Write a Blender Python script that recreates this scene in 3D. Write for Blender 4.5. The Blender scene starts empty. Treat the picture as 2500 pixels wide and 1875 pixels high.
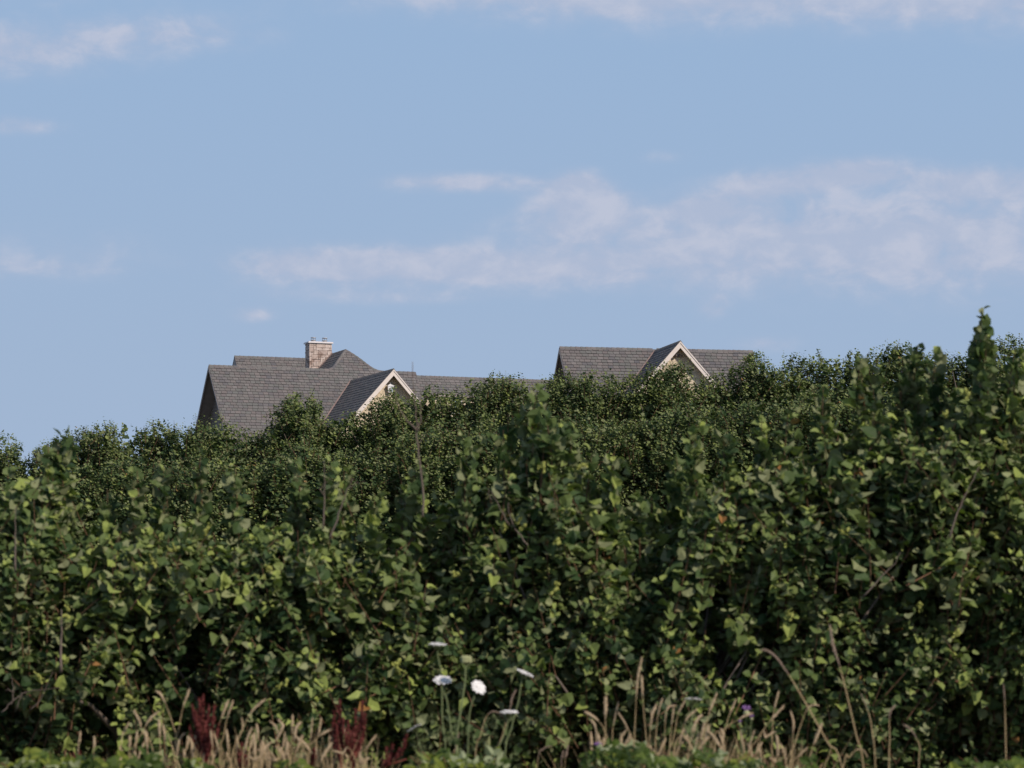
import bpy, math, random
import numpy as np
from mathutils import Vector, Matrix

random.seed(7)
RNG = np.random.default_rng(7)
S = bpy.context.scene
COL = S.collection

# ------------------------------------------------------------------ camera, world, sun, exposure
FPX = 6500.0                      # focal length in photo pixels (photo is 2500 wide)
HOR = 1500.0                      # photo row of the horizon
EYE = 1.6
cam_d = bpy.data.cameras.new("camera")
cam = bpy.data.objects.new("camera", cam_d); COL.objects.link(cam)
cam.location = (0, 0, EYE); cam.rotation_euler = (math.radians(90), 0, 0)
cam_d.sensor_width = 36.0; cam_d.lens = 36.0 * FPX / 2500.0
cam_d.shift_y = (HOR - 937.5) / 2500.0
cam_d.clip_start = 0.5; cam_d.clip_end = 4000
cam_d.dof.use_dof = True; cam_d.dof.focus_distance = 105.0; cam_d.dof.aperture_fstop = 5.6
S.camera = cam

SUN_AZ = math.radians(48)         # to the right of straight behind the camera
SUN_EL = math.radians(37)
SUNV = np.array([math.sin(SUN_AZ) * math.cos(SUN_EL), -math.cos(SUN_AZ) * math.cos(SUN_EL), math.sin(SUN_EL)])
sun_d = bpy.data.lights.new("sun", 'SUN'); sun_d.energy = 3.9; sun_d.angle = math.radians(0.5)
sun_d.color = (1.0, 0.89, 0.78)
sun = bpy.data.objects.new("sun", sun_d); COL.objects.link(sun)
sun.rotation_euler = Vector(SUNV).to_track_quat('Z', 'Y').to_euler()
S.view_settings.view_transform = 'Standard'; S.view_settings.look = 'None'
S.view_settings.exposure = 0.0; S.view_settings.gamma = 1.0
S.view_settings.use_curve_mapping = False
S.render.engine = 'CYCLES'
S.cycles.max_bounces = 5; S.cycles.diffuse_bounces = 3; S.cycles.transmission_bounces = 3

world = bpy.data.worlds.new("World"); S.world = world; world.use_nodes = True

class NT:
    def __init__(s, nt): s.t = nt; s.l = nt.links
    def n(s, typ, **kw):
        x = s.t.nodes.new(typ)
        for k, v in kw.items(): setattr(x, k, v)
        return x
    def put(s, sock, v):
        if v is None: return
        if hasattr(v, 'is_output'): s.l.new(v, sock)
        else: sock.default_value = v
    def m(s, op, a, b=None, c=None, clamp=False):
        x = s.n('ShaderNodeMath', operation=op); x.use_clamp = clamp
        s.put(x.inputs[0], a); s.put(x.inputs[1], b); s.put(x.inputs[2], c)
        return x.outputs[0]
    def mix(s, f, a, b, mode='MIX'):
        x = s.n('ShaderNodeMix', data_type='RGBA', blend_type=mode)
        s.put(x.inputs[0], f); s.put(x.inputs[6], a); s.put(x.inputs[7], b)
        return x.outputs[2]
    def noise(s, vec, scale, detail=4, rough=0.5, dist=0.0, dim='3D'):
        x = s.n('ShaderNodeTexNoise'); x.noise_dimensions = dim
        s.put(x.inputs['Vector'], vec); x.inputs['Scale'].default_value = scale
        x.inputs['Detail'].default_value = detail; x.inputs['Roughness'].default_value = rough
        x.inputs['Distortion'].default_value = dist
        return x.outputs[0]
    def ramp(s, f, stops):
        x = s.n('ShaderNodeValToRGB'); r = x.color_ramp
        while len(r.elements) < len(stops): r.elements.new(0.5)
        for e, (p, c) in zip(r.elements, stops):
            e.position = p; e.color = (*c, 1)
        s.put(x.inputs[0], f); return x.outputs[0]
    def sstep(s, v, a, b):
        x = s.n('ShaderNodeMapRange', interpolation_type='SMOOTHSTEP')
        s.put(x.inputs[0], v); x.inputs[1].default_value = a; x.inputs[2].default_value = b
        return x.outputs[0]
    def vec(s, x, y, z=0.0):
        c = s.n('ShaderNodeCombineXYZ'); s.put(c.inputs[0], x); s.put(c.inputs[1], y); s.put(c.inputs[2], z)
        return c.outputs[0]

def build_world():
    t = NT(world.node_tree); t.t.nodes.clear()
    sky = t.n('ShaderNodeTexSky'); sky.sky_type = 'NISHITA'; sky.sun_disc = False
    sky.sun_elevation = SUN_EL; sky.sun_rotation = math.pi - SUN_AZ
    sky.air_density = 1.0; sky.dust_density = 0.6; sky.ozone_density = 1.5; sky.altitude = 50
    tc = t.n('ShaderNodeTexCoord')
    sp = t.n('ShaderNodeSeparateXYZ'); t.l.new(tc.outputs['Generated'], sp.inputs[0])
    az = t.m('ARCTAN2', sp.outputs[0], sp.outputs[1])
    el = t.m('ARCSINE', sp.outputs[2])
    A = t.m('MULTIPLY_ADD', az, 65.0, 12.5)           # sky azimuth and height in degrees-like units
    B = t.m('MULTIPLY_ADD', el, -65.0, 15.0)
    sky_c = t.mix(1.0, sky.outputs[0], SKY_TINT, 'MULTIPLY')
    # lift towards the horizon: pale blue with a violet touch
    low = t.mix(t.sstep(el, 0.04, 0.26), LOW_COL, MID_COL)
    sky_c = t.mix(t.sstep(el, 1.0, 0.22), sky_c, low)
    big = t.noise(t.vec(t.m('MULTIPLY', A, .22), t.m('MULTIPLY', B, .95)), 1.0, 7, .55, .6)
    puff = t.noise(t.vec(t.m('MULTIPLY', A, .8), t.m('MULTIPLY', B, 1.25)), 1.0, 8, .58, .25)
    wisp = t.noise(t.vec(t.m('MULTIPLY', A, .35), t.m('MULTIPLY', B, 2.6)), 1.0, 5, .5, .4)
    blobs = [(1.6, 1.45, 2.9, .55, .62), (4.6, 1.1, 2.2, .42, .48), (0.2, 1.9, 1.6, .5, .40), (1.5, .1, 3., .5, .35), (.6, 3.4, 1.0, .22, .6),
             (0.0, 6.4, 1.8, .8, .28), (2.6, 6.3, 1.4, .6, .26), (1.2, 6.7, 2.2, .25, .24),
             (14.0, 0.1, 5.5, .55, .75), (20.0, .1, 6.5, .85, .72), (24.5, .3, 3.5, .9, .55),
             (11.3, 4.55, 1.9, .22, .85), (7.6, 6.6, 1.9, .42, 1.0), (10.0, 6.5, 2.6, .40, .75), (13.5, 6.7, 3.6, .42, .65),
             (14.1, 4.6, .6, .32, 1.1), (14.2, 5.3, 1.2, .6, 1.05), (17.2, 5.2, .7, .28, 1.0), (18.6, 4.7, 1.2, .38, .85),
             (20.8, 4.42, 1.3, .32, 1.35), (23.6, 4.75, 1.2, .38, 1.1), (18.0, 6.0, 5.5, .9, .75), (23.0, 6.2, 4.5, 1.2, .75),
             (17.4, 7.5, .35, .28, .7), (18.6, 8.45, .75, .2, .65), (6.2, 7.75, .55, .2, .7), (16.2, 3.95, .7, .18, .3),
             (25.0, 4.7, .5, .4, .6), (9., 7.3, 3., .2, .4)]
    m = None
    for (bx, by, sx, sy, w) in blobs:
        dx = t.m('MULTIPLY', t.m('SUBTRACT', A, bx), 1 / sx)
        dy = t.m('MULTIPLY', t.m('SUBTRACT', B, by), 1 / sy)
        r2 = t.m('MULTIPLY_ADD', dx, dx, t.m('MULTIPLY', dy, dy))
        g = t.m('MULTIPLY', t.m('EXPONENT', t.m('MULTIPLY', r2, -1.0)), w)
        m = g if m is None else t.m('ADD', m, g)
    # the same kind of thin cloud over the rest of the sky
    far = t.m('MAXIMUM', t.sstep(t.m('ABSOLUTE', t.m('SUBTRACT', A, 12.5)), 14., 22.), t.sstep(B, -0.5, -6.))
    lowf = t.noise(t.vec(t.m('MULTIPLY', A, .05), t.m('MULTIPLY', B, .16)), 1.0, 4, .5, .3)
    g = t.m('MULTIPLY', t.m('MULTIPLY', t.sstep(lowf, .45, .7), .7), far)
    m = t.m('ADD', m, g)
    edge = t.m('ADD', t.m('MULTIPLY', puff, 3.5), t.m('MULTIPLY', big, 1.4))
    edge = t.m('ADD', edge, t.m('MULTIPLY', wisp, .5))
    d = t.m('MULTIPLY', m, t.m('SUBTRACT', edge, 1.42))
    dens = t.m('MULTIPLY', t.sstep(d, 0.04, 1.15), .66)
    bright = t.mix(t.sstep(puff, .42, .68), CL_LO, CL_HI)
    col = t.mix(dens, sky_c, bright)
    bg = t.n('ShaderNodeBackground'); t.l.new(col, bg.inputs[0]); bg.inputs[1].default_value = SKY_STR
    out = t.n('ShaderNodeOutputWorld'); t.l.new(bg.outputs[0], out.inputs[0])

SKY_STR = 0.10
SKY_TINT = (1.15, 1.0, 0.95, 1)
LOW_COL = (3.58, 4.68, 6.42, 1)
MID_COL = (3.08, 4.50, 6.62, 1)
CL_LO = (4.65, 5.1, 6.5, 1)
CL_HI = (5.9, 5.95, 6.95, 1)
build_world()

# ------------------------------------------------------------------ helpers
def P(px, py, Y):
    """world point seen at photo position (px, py) from the camera spot, at distance Y"""
    return np.array([(px - 1250.0) * Y / FPX, Y, EYE + (HOR - py) * Y / FPX])

def nrm(v): return v / np.maximum(np.linalg.norm(v, axis=-1, keepdims=True), 1e-9)

def mesh_np(name, verts, faces_flat, sizes, mat, tint=None, smooth=False):
    """faces_flat: int array of loops; sizes: int array of polygon sizes"""
    me = bpy.data.meshes.new(name)
    verts = np.asarray(verts, np.float32); fl = np.asarray(faces_flat, np.int32); sz = np.asarray(sizes, np.int32)
    me.vertices.add(len(verts)); me.vertices.foreach_set('co', verts.ravel())
    me.loops.add(len(fl)); me.loops.foreach_set('vertex_index', fl)
    me.polygons.add(len(sz))
    st = np.zeros(len(sz), np.int32); st[1:] = np.cumsum(sz)[:-1]
    me.polygons.foreach_set('loop_start', st); me.polygons.foreach_set('loop_total', sz)
    me.polygons.foreach_set('use_smooth', np.full(len(sz), smooth, bool))
    me.update(calc_edges=True)
    if tint is not None:
        a = me.attributes.new('tint', 'FLOAT', 'POINT'); a.data.foreach_set('value', np.asarray(tint, np.float32))
    if mat: me.materials.append(mat)
    return me

class MB:
    """collects simple solids into one mesh"""
    def __init__(s): s.v = []; s.f = []; s.t = []
    def add(s, vs, fs, tint=.5):
        o = len(s.v); s.v += [tuple(map(float, v)) for v in vs]; s.f += [tuple(i + o for i in f) for f in fs]; s.t += [tint] * len(vs)
    def prism(s, bot, top, tint=.5):
        n = len(bot)
        s.add(list(bot) + list(top), [tuple(range(n))[::-1], tuple(range(n, 2 * n))] + [(i, (i + 1) % n, n + (i + 1) % n, n + i) for i in range(n)], tint)
    def box(s, a, b, tint=.5):
        x0, y0, z0 = a; x1, y1, z1 = b
        s.prism([(x0, y0, z0), (x1, y0, z0), (x1, y1, z0), (x0, y1, z0)], [(x0, y0, z1), (x1, y0, z1), (x1, y1, z1), (x0, y1, z1)], tint)
    def tube(s, pts, rad, n=6, tint=.5, cap=True):
        pts = [np.array(p, float) for p in pts]; k = len(pts)
        if np.isscalar(rad): rad = [rad] * k
        vs = []; prev = None
        for i, p in enumerate(pts):
            d = pts[min(i + 1, k - 1)] - pts[max(i - 1, 0)]; d = d / (np.linalg.norm(d) + 1e-9)
            if prev is None:
                a = np.cross(d, [0, 1, 0] if abs(d[1]) < .8 else [1, 0, 0])
            else: a = prev - d * np.dot(prev, d)
            a = a / (np.linalg.norm(a) + 1e-9); prev = a; b = np.cross(d, a)
            for j in range(n):
                w = 2 * math.pi * j / n
                vs.append(p + rad[i] * (math.cos(w) * a + math.sin(w) * b))
        fs = [(i * n + j, i * n + (j + 1) % n, (i + 1) * n + (j + 1) % n, (i + 1) * n + j) for i in range(k - 1) for j in range(n)]
        if cap: fs += [tuple(range(n))[::-1], tuple(range((k - 1) * n, k * n))]
        s.add(vs, fs, tint)
    def mesh(s, name, mat, smooth=False):
        fl = [i for f in s.f for i in f]
        return mesh_np(name, np.array(s.v).reshape(-1, 3), fl, [len(f) for f in s.f], mat, s.t, smooth)
    def build(s, name, mat, parent=None, smooth=False, **kw):
        return link(name, s.mesh(name, mat, smooth), parent, **kw)

def link(name, me, parent=None, loc=None, kind=None, label=None):
    o = bpy.data.objects.new(name, me); COL.objects.link(o)
    if parent is not None: o.parent = parent
    if loc is not None: o.location = loc
    if kind: o['kind'] = kind
    if label: o['label'] = label
    return o

def thing(name, label, cat, loc=(0, 0, 0), rz=0.0, group=None):
    o = bpy.data.objects.new(name, None); COL.objects.link(o)
    o.empty_display_size = .2
    o.location = tuple(map(float, loc)); o.rotation_euler = (0, 0, rz); o['label'] = label; o['category'] = cat
    if group: o['group'] = group
    return o

# ------------------------------------------------------------------ materials
def new_mat(name):
    m = bpy.data.materials.new(name); m.use_nodes = True
    t = NT(m.node_tree); t.t.nodes.clear()
    return m, t

def finish(t, col, rough=.6, spec=.3, bump=None, metal=0.0, trans=None, trans_f=0.0):
    b = t.n('ShaderNodeBsdfPrincipled')
    t.put(b.inputs['Base Color'], col); t.put(b.inputs['Roughness'], rough); b.inputs['Metallic'].default_value = metal
    b.inputs['Specular IOR Level'].default_value = spec
    if bump is not None:
        bp = t.n('ShaderNodeBump'); t.put(bp.inputs['Height'], bump[0]); bp.inputs['Strength'].default_value = bump[1]; bp.inputs['Distance'].default_value = bump[2]
        t.l.new(bp.outputs[0], b.inputs['Normal'])
    sh = b.outputs[0]
    if trans is not None:
        tr = t.n('ShaderNodeBsdfTranslucent'); t.put(tr.inputs[0], trans)
        mx = t.n('ShaderNodeMixShader'); t.put(mx.inputs[0], trans_f); t.l.new(sh, mx.inputs[1]); t.l.new(tr.outputs[0], mx.inputs[2]); sh = mx.outputs[0]
    o = t.n('ShaderNodeOutputMaterial'); t.l.new(sh, o.inputs[0])

def tint_value(t):
    a = t.n('ShaderNodeAttribute', attribute_name='tint')
    oi = t.n('ShaderNodeObjectInfo')
    neg = t.m('LESS_THAN', a.outputs['Fac'], -0.5)
    x = t.n('ShaderNodeMix', data_type='FLOAT'); t.put(x.inputs[0], neg); t.put(x.inputs[2], a.outputs['Fac']); t.put(x.inputs[3], oi.outputs['Random'])
    return x.outputs[0]

def leaf_mat(name, stops, back, tstops, tf=.22, rough=.6, spec=.22, back_amt=.75):
    m, t = new_mat(name)
    v = tint_value(t)
    geo = t.n('ShaderNodeNewGeometry')
    n = t.noise(geo.outputs['Position'], 60.0, 2)
    top = t.ramp(v, stops)
    top = t.mix(t.m('MULTIPLY', t.m('SUBTRACT', n, .35, clamp=True), .9), top, (.7, .72, .6, 1), 'MULTIPLY')
    under = t.mix(back_amt, top, back)
    col = t.mix(geo.outputs['Backfacing'], top, under)
    finish(t, col, rough, spec, trans=t.ramp(v, tstops), trans_f=tf)
    return m

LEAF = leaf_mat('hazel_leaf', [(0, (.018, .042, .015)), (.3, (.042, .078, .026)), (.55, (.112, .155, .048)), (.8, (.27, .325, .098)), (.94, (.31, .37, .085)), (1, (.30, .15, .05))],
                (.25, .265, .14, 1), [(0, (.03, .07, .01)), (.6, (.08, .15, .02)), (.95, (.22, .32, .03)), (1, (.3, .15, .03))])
FARLEAF = leaf_mat('far_hazel_leaf', [(0, (.018, .040, .016)), (.3, (.044, .078, .027)), (.55, (.115, .150, .050)), (.8, (.21, .25, .080)), (.96, (.25, .29, .07)), (1, (.24, .15, .06))],
                   (.22, .245, .115, 1), [(0, (.03, .07, .01)), (.6, (.08, .15, .02)), (1, (.2, .28, .03))])
BRAM = leaf_mat('bramble_leaf', [(0, (.022, .040, .010)), (.5, (.055, .088, .016)), (.88, (.11, .155, .025)), (1, (.18, .20, .03))],
                (.34, .38, .22, 1), [(0, (.05, .12, .01)), (1, (.22, .36, .03))], tf=.2, rough=.62)

def bark_mat(name, a, b, scale=30):
    m, t = new_mat(name)
    g = t.n('ShaderNodeNewGeometry')
    n = t.noise(g.outputs['Position'], scale, 4)
    finish(t, t.mix(n, (*a, 1), (*b, 1)), .85, .15, bump=(n, .4, .01))
    return m
BARK = bark_mat('grey_brown_bark', (.10, .075, .06), (.22, .18, .15))
TWIG = bark_mat('red_brown_twig', (.13, .065, .035), (.22, .13, .08), 60)
DEAD = bark_mat('dead_wood', (.11, .085, .07), (.21, .165, .135), 50)

m, t = new_mat('slate_shingle')
v = tint_value(t)
g = t.n('ShaderNodeNewGeometry')
n = t.noise(g.outputs['Position'], 9.0, 5, .65)
n2 = t.noise(g.outputs['Position'], .5, 3)
c = t.ramp(v, [(0, (.135, .130, .136)), (.2, (.172, .150, .147)), (.4, (.145, .147, .141)), (.58, (.192, .169, .164)), (.75, (.156, .157, .151)), (.9, (.200, .183, .179)), (1, (.122, .119, .128))])
c = t.mix(t.m('MULTIPLY', n, .4), c, (.6, .58, .58, 1), 'MULTIPLY')
c = t.mix(t.m('MULTIPLY', n2, .3), c, (.75, .80, .78, 1), 'MULTIPLY')
finish(t, c, .8, .2, bump=(n, .5, .01))
SHIN = m
m, t = new_mat('roof_felt'); finish(t, (.035, .032, .033, 1), .9, .1); FELT = m
def paint(name, c, var=.12, rough=.6):
    m, t = new_mat(name); g = t.n('ShaderNodeNewGeometry')
    n = t.noise(g.outputs['Position'], 3.0, 5, .6)
    c2 = tuple(x * (1 - var * 1.6) for x in c)
    finish(t, t.mix(t.sstep(n, .35, .7), (*c, 1), (*c2, 1)), rough, .3, bump=(n, .15, .005)); return m
TRIM = paint('cream_trim_paint', (.74, .66, .60), .05)
SIDING = paint('tan_shingle_siding', (.66, .55, .40), .08)
GSIDING = paint('grey_brown_siding', (.25, .21, .19), .12)
DTRIM = paint('weathered_grey_trim', (.36, .31, .285), .12)
COPPER = paint('dull_copper_flashing', (.24, .17, .155), .15)
WHITE = paint('white_paint', (.82, .82, .84), .02, .4)
STONE = None
m, t = new_mat('chimney_stone'); v = tint_value(t); g = t.n('ShaderNodeNewGeometry')
n = t.noise(g.outputs['Position'], 6.0, 6, .65); n3 = t.noise(g.outputs['Position'], 1.3, 4, .6)
c = t.ramp(v, [(0, (.50, .405, .36)), (.3, (.62, .52, .465)), (.55, (.56, .465, .41)), (.8, (.67, .575, .52)), (1, (.46, .375, .33))])
c = t.mix(t.sstep(n, .35, .75), c, (.62, .58, .55, 1), 'MULTIPLY')
c = t.mix(t.m('MULTIPLY', t.sstep(n3, .47, .60), .85), c, (.50, .41, .37, 1), 'MULTIPLY')
finish(t, c, .9, .15, bump=(n, .8, .02)); STONE = m
m, t = new_mat('mortar'); finish(t, (.34, .28, .24, 1), .95, .1); MORTAR = m
m, t = new_mat('galvanised_metal'); g = t.n('ShaderNodeNewGeometry'); n = t.noise(g.outputs['Position'], 12, 3)
finish(t, t.mix(n, (.30, .29, .29, 1), (.55, .53, .52, 1)), .5, .4, metal=.55); METAL = m
m, t = new_mat('window_glass'); finish(t, (.25, .33, .36, 1), .08, .6); GLASS = m
m, t = new_mat('bronze_fixture'); finish(t, (.16, .135, .12, 1), .5, .4); BRONZE = m
m, t = new_mat('lamp_lens'); finish(t, (.85, .55, .40, 1), .25, .6); LENS = m

m, t = new_mat('dry_grassy_soil'); g = t.n('ShaderNodeNewGeometry')
n = t.noise(g.outputs['Position'], .6, 8, .65); n2 = t.noise(g.outputs['Position'], 14, 5, .6)
c = t.mix(t.sstep(n, .35, .65), (.06, .065, .03, 1), (.13, .10, .06, 1))
c = t.mix(t.m('MULTIPLY', n2, .6), c, (.4, .4, .35, 1), 'MULTIPLY')
finish(t, c, .95, .1, bump=(n2, .7, .05)); SOIL = m

def straw_mat(name, a, b, sc=40, tr=.15):
    m, t = new_mat(name); g = t.n('ShaderNodeNewGeometry'); n = t.noise(g.outputs['Position'], sc, 3)
    c = t.mix(n, (*a, 1), (*b, 1)); finish(t, c, .7, .25, trans=c, trans_f=tr); return m
STRAW = straw_mat('dry_straw', (.38, .28, .14), (.58, .44, .25))
HEAD = straw_mat('dry_seed_head', (.50, .38, .235), (.74, .585, .39), 90, .25)
HEADG = straw_mat('greyish_seed_head', (.30, .22, .16), (.46, .35, .27), 90, .25)
DOCK = straw_mat('rusty_dock_seed', (.12, .028, .025), (.21, .050, .042), 120, .12)
DOCKST = straw_mat('rusty_dock_stem', (.20, .05, .035), (.28, .09, .06), 60, .0)
CARST = straw_mat('pale_green_stem', (.16, .20, .08), (.22, .26, .12), 50, .1)
FLOR = straw_mat('white_floret', (.86, .84, .82), (.92, .90, .88), 150, .05)
GREENH = straw_mat('green_closed_umbel', (.38, .40, .20), (.52, .53, .29), 150, .2)
PURP = straw_mat('purple_thistle', (.38, .20, .48), (.50, .30, .58), 150, .2)
NUT = straw_mat('pale_hazelnut_husk', (.24, .28, .06), (.36, .36, .10), 100, .2)

# ------------------------------------------------------------------ ground
def ground_z(x, y):
    y = np.asarray(y, float); x = np.asarray(x, float)
    b = np.interp(y, [-50, 8, 12, 15, 60, 150, 420, 1500], [-.2, -.1, .25, .1, 2.2, 8.8, 9.6, 9.6])
    k = np.clip((y - 18) / 42, 0, 1)
    return b + .08 * np.clip(x, -30, 30) * k
def build_ground():
    xs = np.concatenate([np.linspace(-2500, -60, 14), np.linspace(-50, 50, 51), np.linspace(60, 2500, 14)])
    ys = np.concatenate([np.linspace(-400, -20, 8), np.linspace(-10, 220, 116), np.linspace(240, 3000, 18)])
    X, Y = np.meshgrid(xs, ys)
    Z = ground_z(X, Y) + .06 * np.sin(X * 1.3 + Y * .7) * np.cos(Y * 1.1)
    v = np.stack([X, Y, Z], -1).reshape(-1, 3); nx, ny = len(xs), len(ys)
    i = np.arange(ny - 1)[:, None] * nx + np.arange(nx - 1)[None]
    f = np.stack([i, i + 1, i + nx + 1, i + nx], -1).reshape(-1)
    link('ground', mesh_np('ground', v, f, np.full((nx - 1) * (ny - 1), 4), SOIL, smooth=True), kind='structure')
build_ground()

# ------------------------------------------------------------------ houses
class Frame:
    def __init__(s, px, py, Y, theta, gz):
        s.o = P(px, py, Y); s.th = theta; s.gz = gz
        s.loc = (s.o[0], s.o[1], gz); s.zr = s.o[2] - gz
        c, n = math.cos(theta), math.sin(theta)
        s.R = np.array([[c, -n, 0], [n, c, 0], [0, 0, 1]])          # local -> world
    def ray(s, px, py):
        o = s.R.T @ (np.array([0, 0, EYE]) - np.array(s.loc))
        d = s.R.T @ np.array([(px - 1250) / FPX, 1, (HOR - py) / FPX])
        return o, d
    def on(s, px, py, n, q):
        """point seen at (px,py) on the plane n.x = n.q (all local)"""
        o, d = s.ray(px, py); n = np.array(n, float); q = np.array(q, float)
        return o + d * (np.dot(n, q - o) / np.dot(n, d))
    def px(s, p):
        w = s.R @ np.array(p, float) + np.array(s.loc)
        return 1250 + w[0] / w[1] * FPX, HOR - (w[2] - EYE) / w[1] * FPX
    def v_for_px(s, u, z, px, lo, hi):
        a, b = lo, hi
        fa = s.px((u, a, z))[0] - px
        for _ in range(50):
            m_ = (a + b) / 2; fm = s.px((u, m_, z))[0] - px
            if (fa > 0) == (fm > 0): a, fa = m_, fm
            else: b = m_
        return (a + b) / 2

PITCH = math.radians(48); TP = math.tan(PITCH); CP = math.cos(PITCH); SP = math.sin(PITCH)
EXPO, SW = .245, .325

def unit_shingle(name, tint):
    mb = MB(); w = .5
    mb.add([(-w, 0, .004), (w, 0, .004), (w, .93, .002), (-w, .93, .002), (-w, 0, .030), (w, 0, .030), (w, .93, .012), (-w, .93, .012)],
           [(4, 5, 6, 7), (0, 1, 5, 4), (1, 2, 6, 5), (3, 0, 4, 7)], tint)
    return mb.mesh(name, SHIN)
SH_UNIT = unit_shingle('shingle', -1)
SH_UNIT2 = unit_shingle('shingle', -1)
for v_ in SH_UNIT2.vertices:
    if v_.co.y < .01: v_.co.y += .03 * (1 if v_.co.x < 0 else -1)

class Roof:
    """a roof part: boards plus laid shingles; the largest full shingles stay separate objects"""
    def __init__(s, house): s.h = house; s.felt = MB(); s.rest = MB(); s.full = []; s.caps = []
    def slope(s, q, S_, T_, L, R, t0, t1, solo=True, skip=None, fullfelt=True):
        """q origin, S_ along the course, T_ up the slope; L(t), R(t) give the ends of a course"""
        q = np.array(q, float); S_ = np.array(S_, float); T_ = np.array(T_, float); N = np.cross(S_, T_); N /= np.linalg.norm(N)
        rows = max(1, int(round((t1 - t0) / EXPO))); e = (t1 - t0) / rows
        for r in range(rows):
            a, b = t0 + r * e, t0 + (r + 1) * e
            la, lb, ra, rb = L(a), L(b), R(a), R(b)
            if fullfelt:
                vs = [q + S_ * la + T_ * a, q + S_ * ra + T_ * a, q + S_ * rb + T_ * b, q + S_ * lb + T_ * b]
                s.felt.add(vs, [(0, 1, 2, 3)])
            lo, hi = min(la, lb), max(ra, rb)
            x = lo - SW * (r % 2) * .5 - random.random() * .08
            while x < hi:
                w = SW * random.uniform(.88, 1.12); x0, x1 = x + .009, x + w - .009; x += w
                b0, b1 = max(x0, la), min(x1, ra); t0_, t1_ = max(x0, lb), min(x1, rb)
                if b1 - b0 < .02 and t1_ - t0_ < .02: continue
                b0, b1 = (b0, b1) if b1 > b0 else ((b0 + b1) / 2,) * 2
                t0_, t1_ = (t0_, t1_) if t1_ > t0_ else ((t0_ + t1_) / 2,) * 2
                b0, b1 = min(b0, ra), max(b1, la)
                cpt = q + S_ * (b0 + b1 + t0_ + t1_) / 4 + T_ * (a + b) / 2
                if skip and skip(cpt): continue
                full = abs(b0 - x0) < 1e-6 and abs(b1 - x1) < 1e-6 and abs(t0_ - x0) < 1e-6 and abs(t1_ - x1) < 1e-6
                jit = random.uniform(-.008, .008)
                if full and solo:
                    s.full.append((q + S_ * (x0 + x1) / 2 + T_ * (a + jit), S_, T_, N, x1 - x0, e)); continue
                th = .024 + random.uniform(-.003, .006)
                A = [q + S_ * b0 + T_ * (a + jit), q + S_ * b1 + T_ * (a + jit), q + S_ * t1_ + T_ * (b - .016), q + S_ * t0_ + T_ * (b - .016)]
                vs = [A[0] + N * .004, A[1] + N * .004, A[2] + N * .002, A[3] + N * .002, A[0] + N * th, A[1] + N * th, A[2] + N * .012, A[3] + N * .012]
                s.rest.add(vs, [(4, 5, 6, 7), (0, 1, 5, 4), (1, 2, 6, 5), (3, 0, 4, 7)], random.random())
    def ridge(s, pts, d1, d2, w=.15, step=.30):
        """cap shingles along a ridge or hip polyline; d1, d2 the two down-slope directions"""
        pts = [np.array(p, float) for p in pts]
        seg = [np.linalg.norm(pts[i + 1] - pts[i]) for i in range(len(pts) - 1)]; tot = sum(seg)
        def at(x):
            for i, g in enumerate(seg):
                if x <= g or i == len(seg) - 1: return pts[i] + (pts[i + 1] - pts[i]) * (x / g)
                x -= g
        n = max(1, int(round(tot / step)))
        for i in range(n):
            p0, p1 = at(tot * i / n + .003), at(tot * (i + 1) / n + .02 if i < n - 1 else tot)
            s.caps.append((p0, p1, np.array(d1, float), np.array(d2, float), w))
    def build(s, name='roof', max_solo=300):
        roof = s.felt.build(name, FELT, s.h)
        # the full shingles nearest the camera side are objects of their own
        order = sorted(range(len(s.full)), key=lambda i: s.full[i][0][1] * .2 - s.full[i][0][2])
        for k, i in enumerate(order):
            q, S_, T_, N, w, e = s.full[i]
            if k < max_solo:
                o = bpy.data.objects.new('shingle', random.choice((SH_UNIT, SH_UNIT2))); COL.objects.link(o); o.parent = roof
                M = Matrix(((S_[0], T_[0], N[0], q[0]), (S_[1], T_[1], N[1], q[1]), (S_[2], T_[2], N[2], q[2]), (0, 0, 0, 1)))
                o.matrix_basis = M @ Matrix.Diagonal((w, e, random.uniform(.9, 1.2), 1))
            else:
                A = [q - S_ * w / 2, q + S_ * w / 2, q + S_ * w / 2 + T_ * e * .93, q - S_ * w / 2 + T_ * e * .93]
                s.rest.add([A[0] + N * .004, A[1] + N * .004, A[2] + N * .002, A[3] + N * .002, A[0] + N * .026, A[1] + N * .026, A[2] + N * .012, A[3] + N * .012],
                           [(4, 5, 6, 7), (0, 1, 5, 4), (1, 2, 6, 5), (3, 0, 4, 7)], random.random())
        if s.rest.v: s.rest.build('shingle_field', SHIN, roof, kind='stuff')
        for (p0, p1, d1, d2, w) in s.caps:
            mb = MB(); up = np.array([0, 0, 1.]) * .05
            mid = (p0 + p1) / 2; jz = random.uniform(0, .008)
            rel = [p0 - mid, p1 - mid]
            vs = []
            for r_, h in ((rel[0], .062 + jz), (rel[1], .045)):
                hh = np.array([0, 0, h])
                vs += [r_ + d1 * w + hh - np.array([0, 0, .01]), r_ + hh + np.array([0, 0, .004]), r_ + d2 * w + hh - np.array([0, 0, .01]),
                       r_ + d1 * w + hh - np.array([0, 0, .04]), r_ + d2 * w + hh - np.array([0, 0, .04])]
            fs = [(0, 1, 6, 5), (1, 2, 7, 6), (3, 0, 5, 8), (2, 4, 9, 7), (0, 3, 4, 2, 1), (5, 6, 7, 9, 8)]
            mb.add(vs, fs, random.random())
            mb.build('ridge_cap', SHIN, roof, loc=mid)
        return roof

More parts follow.
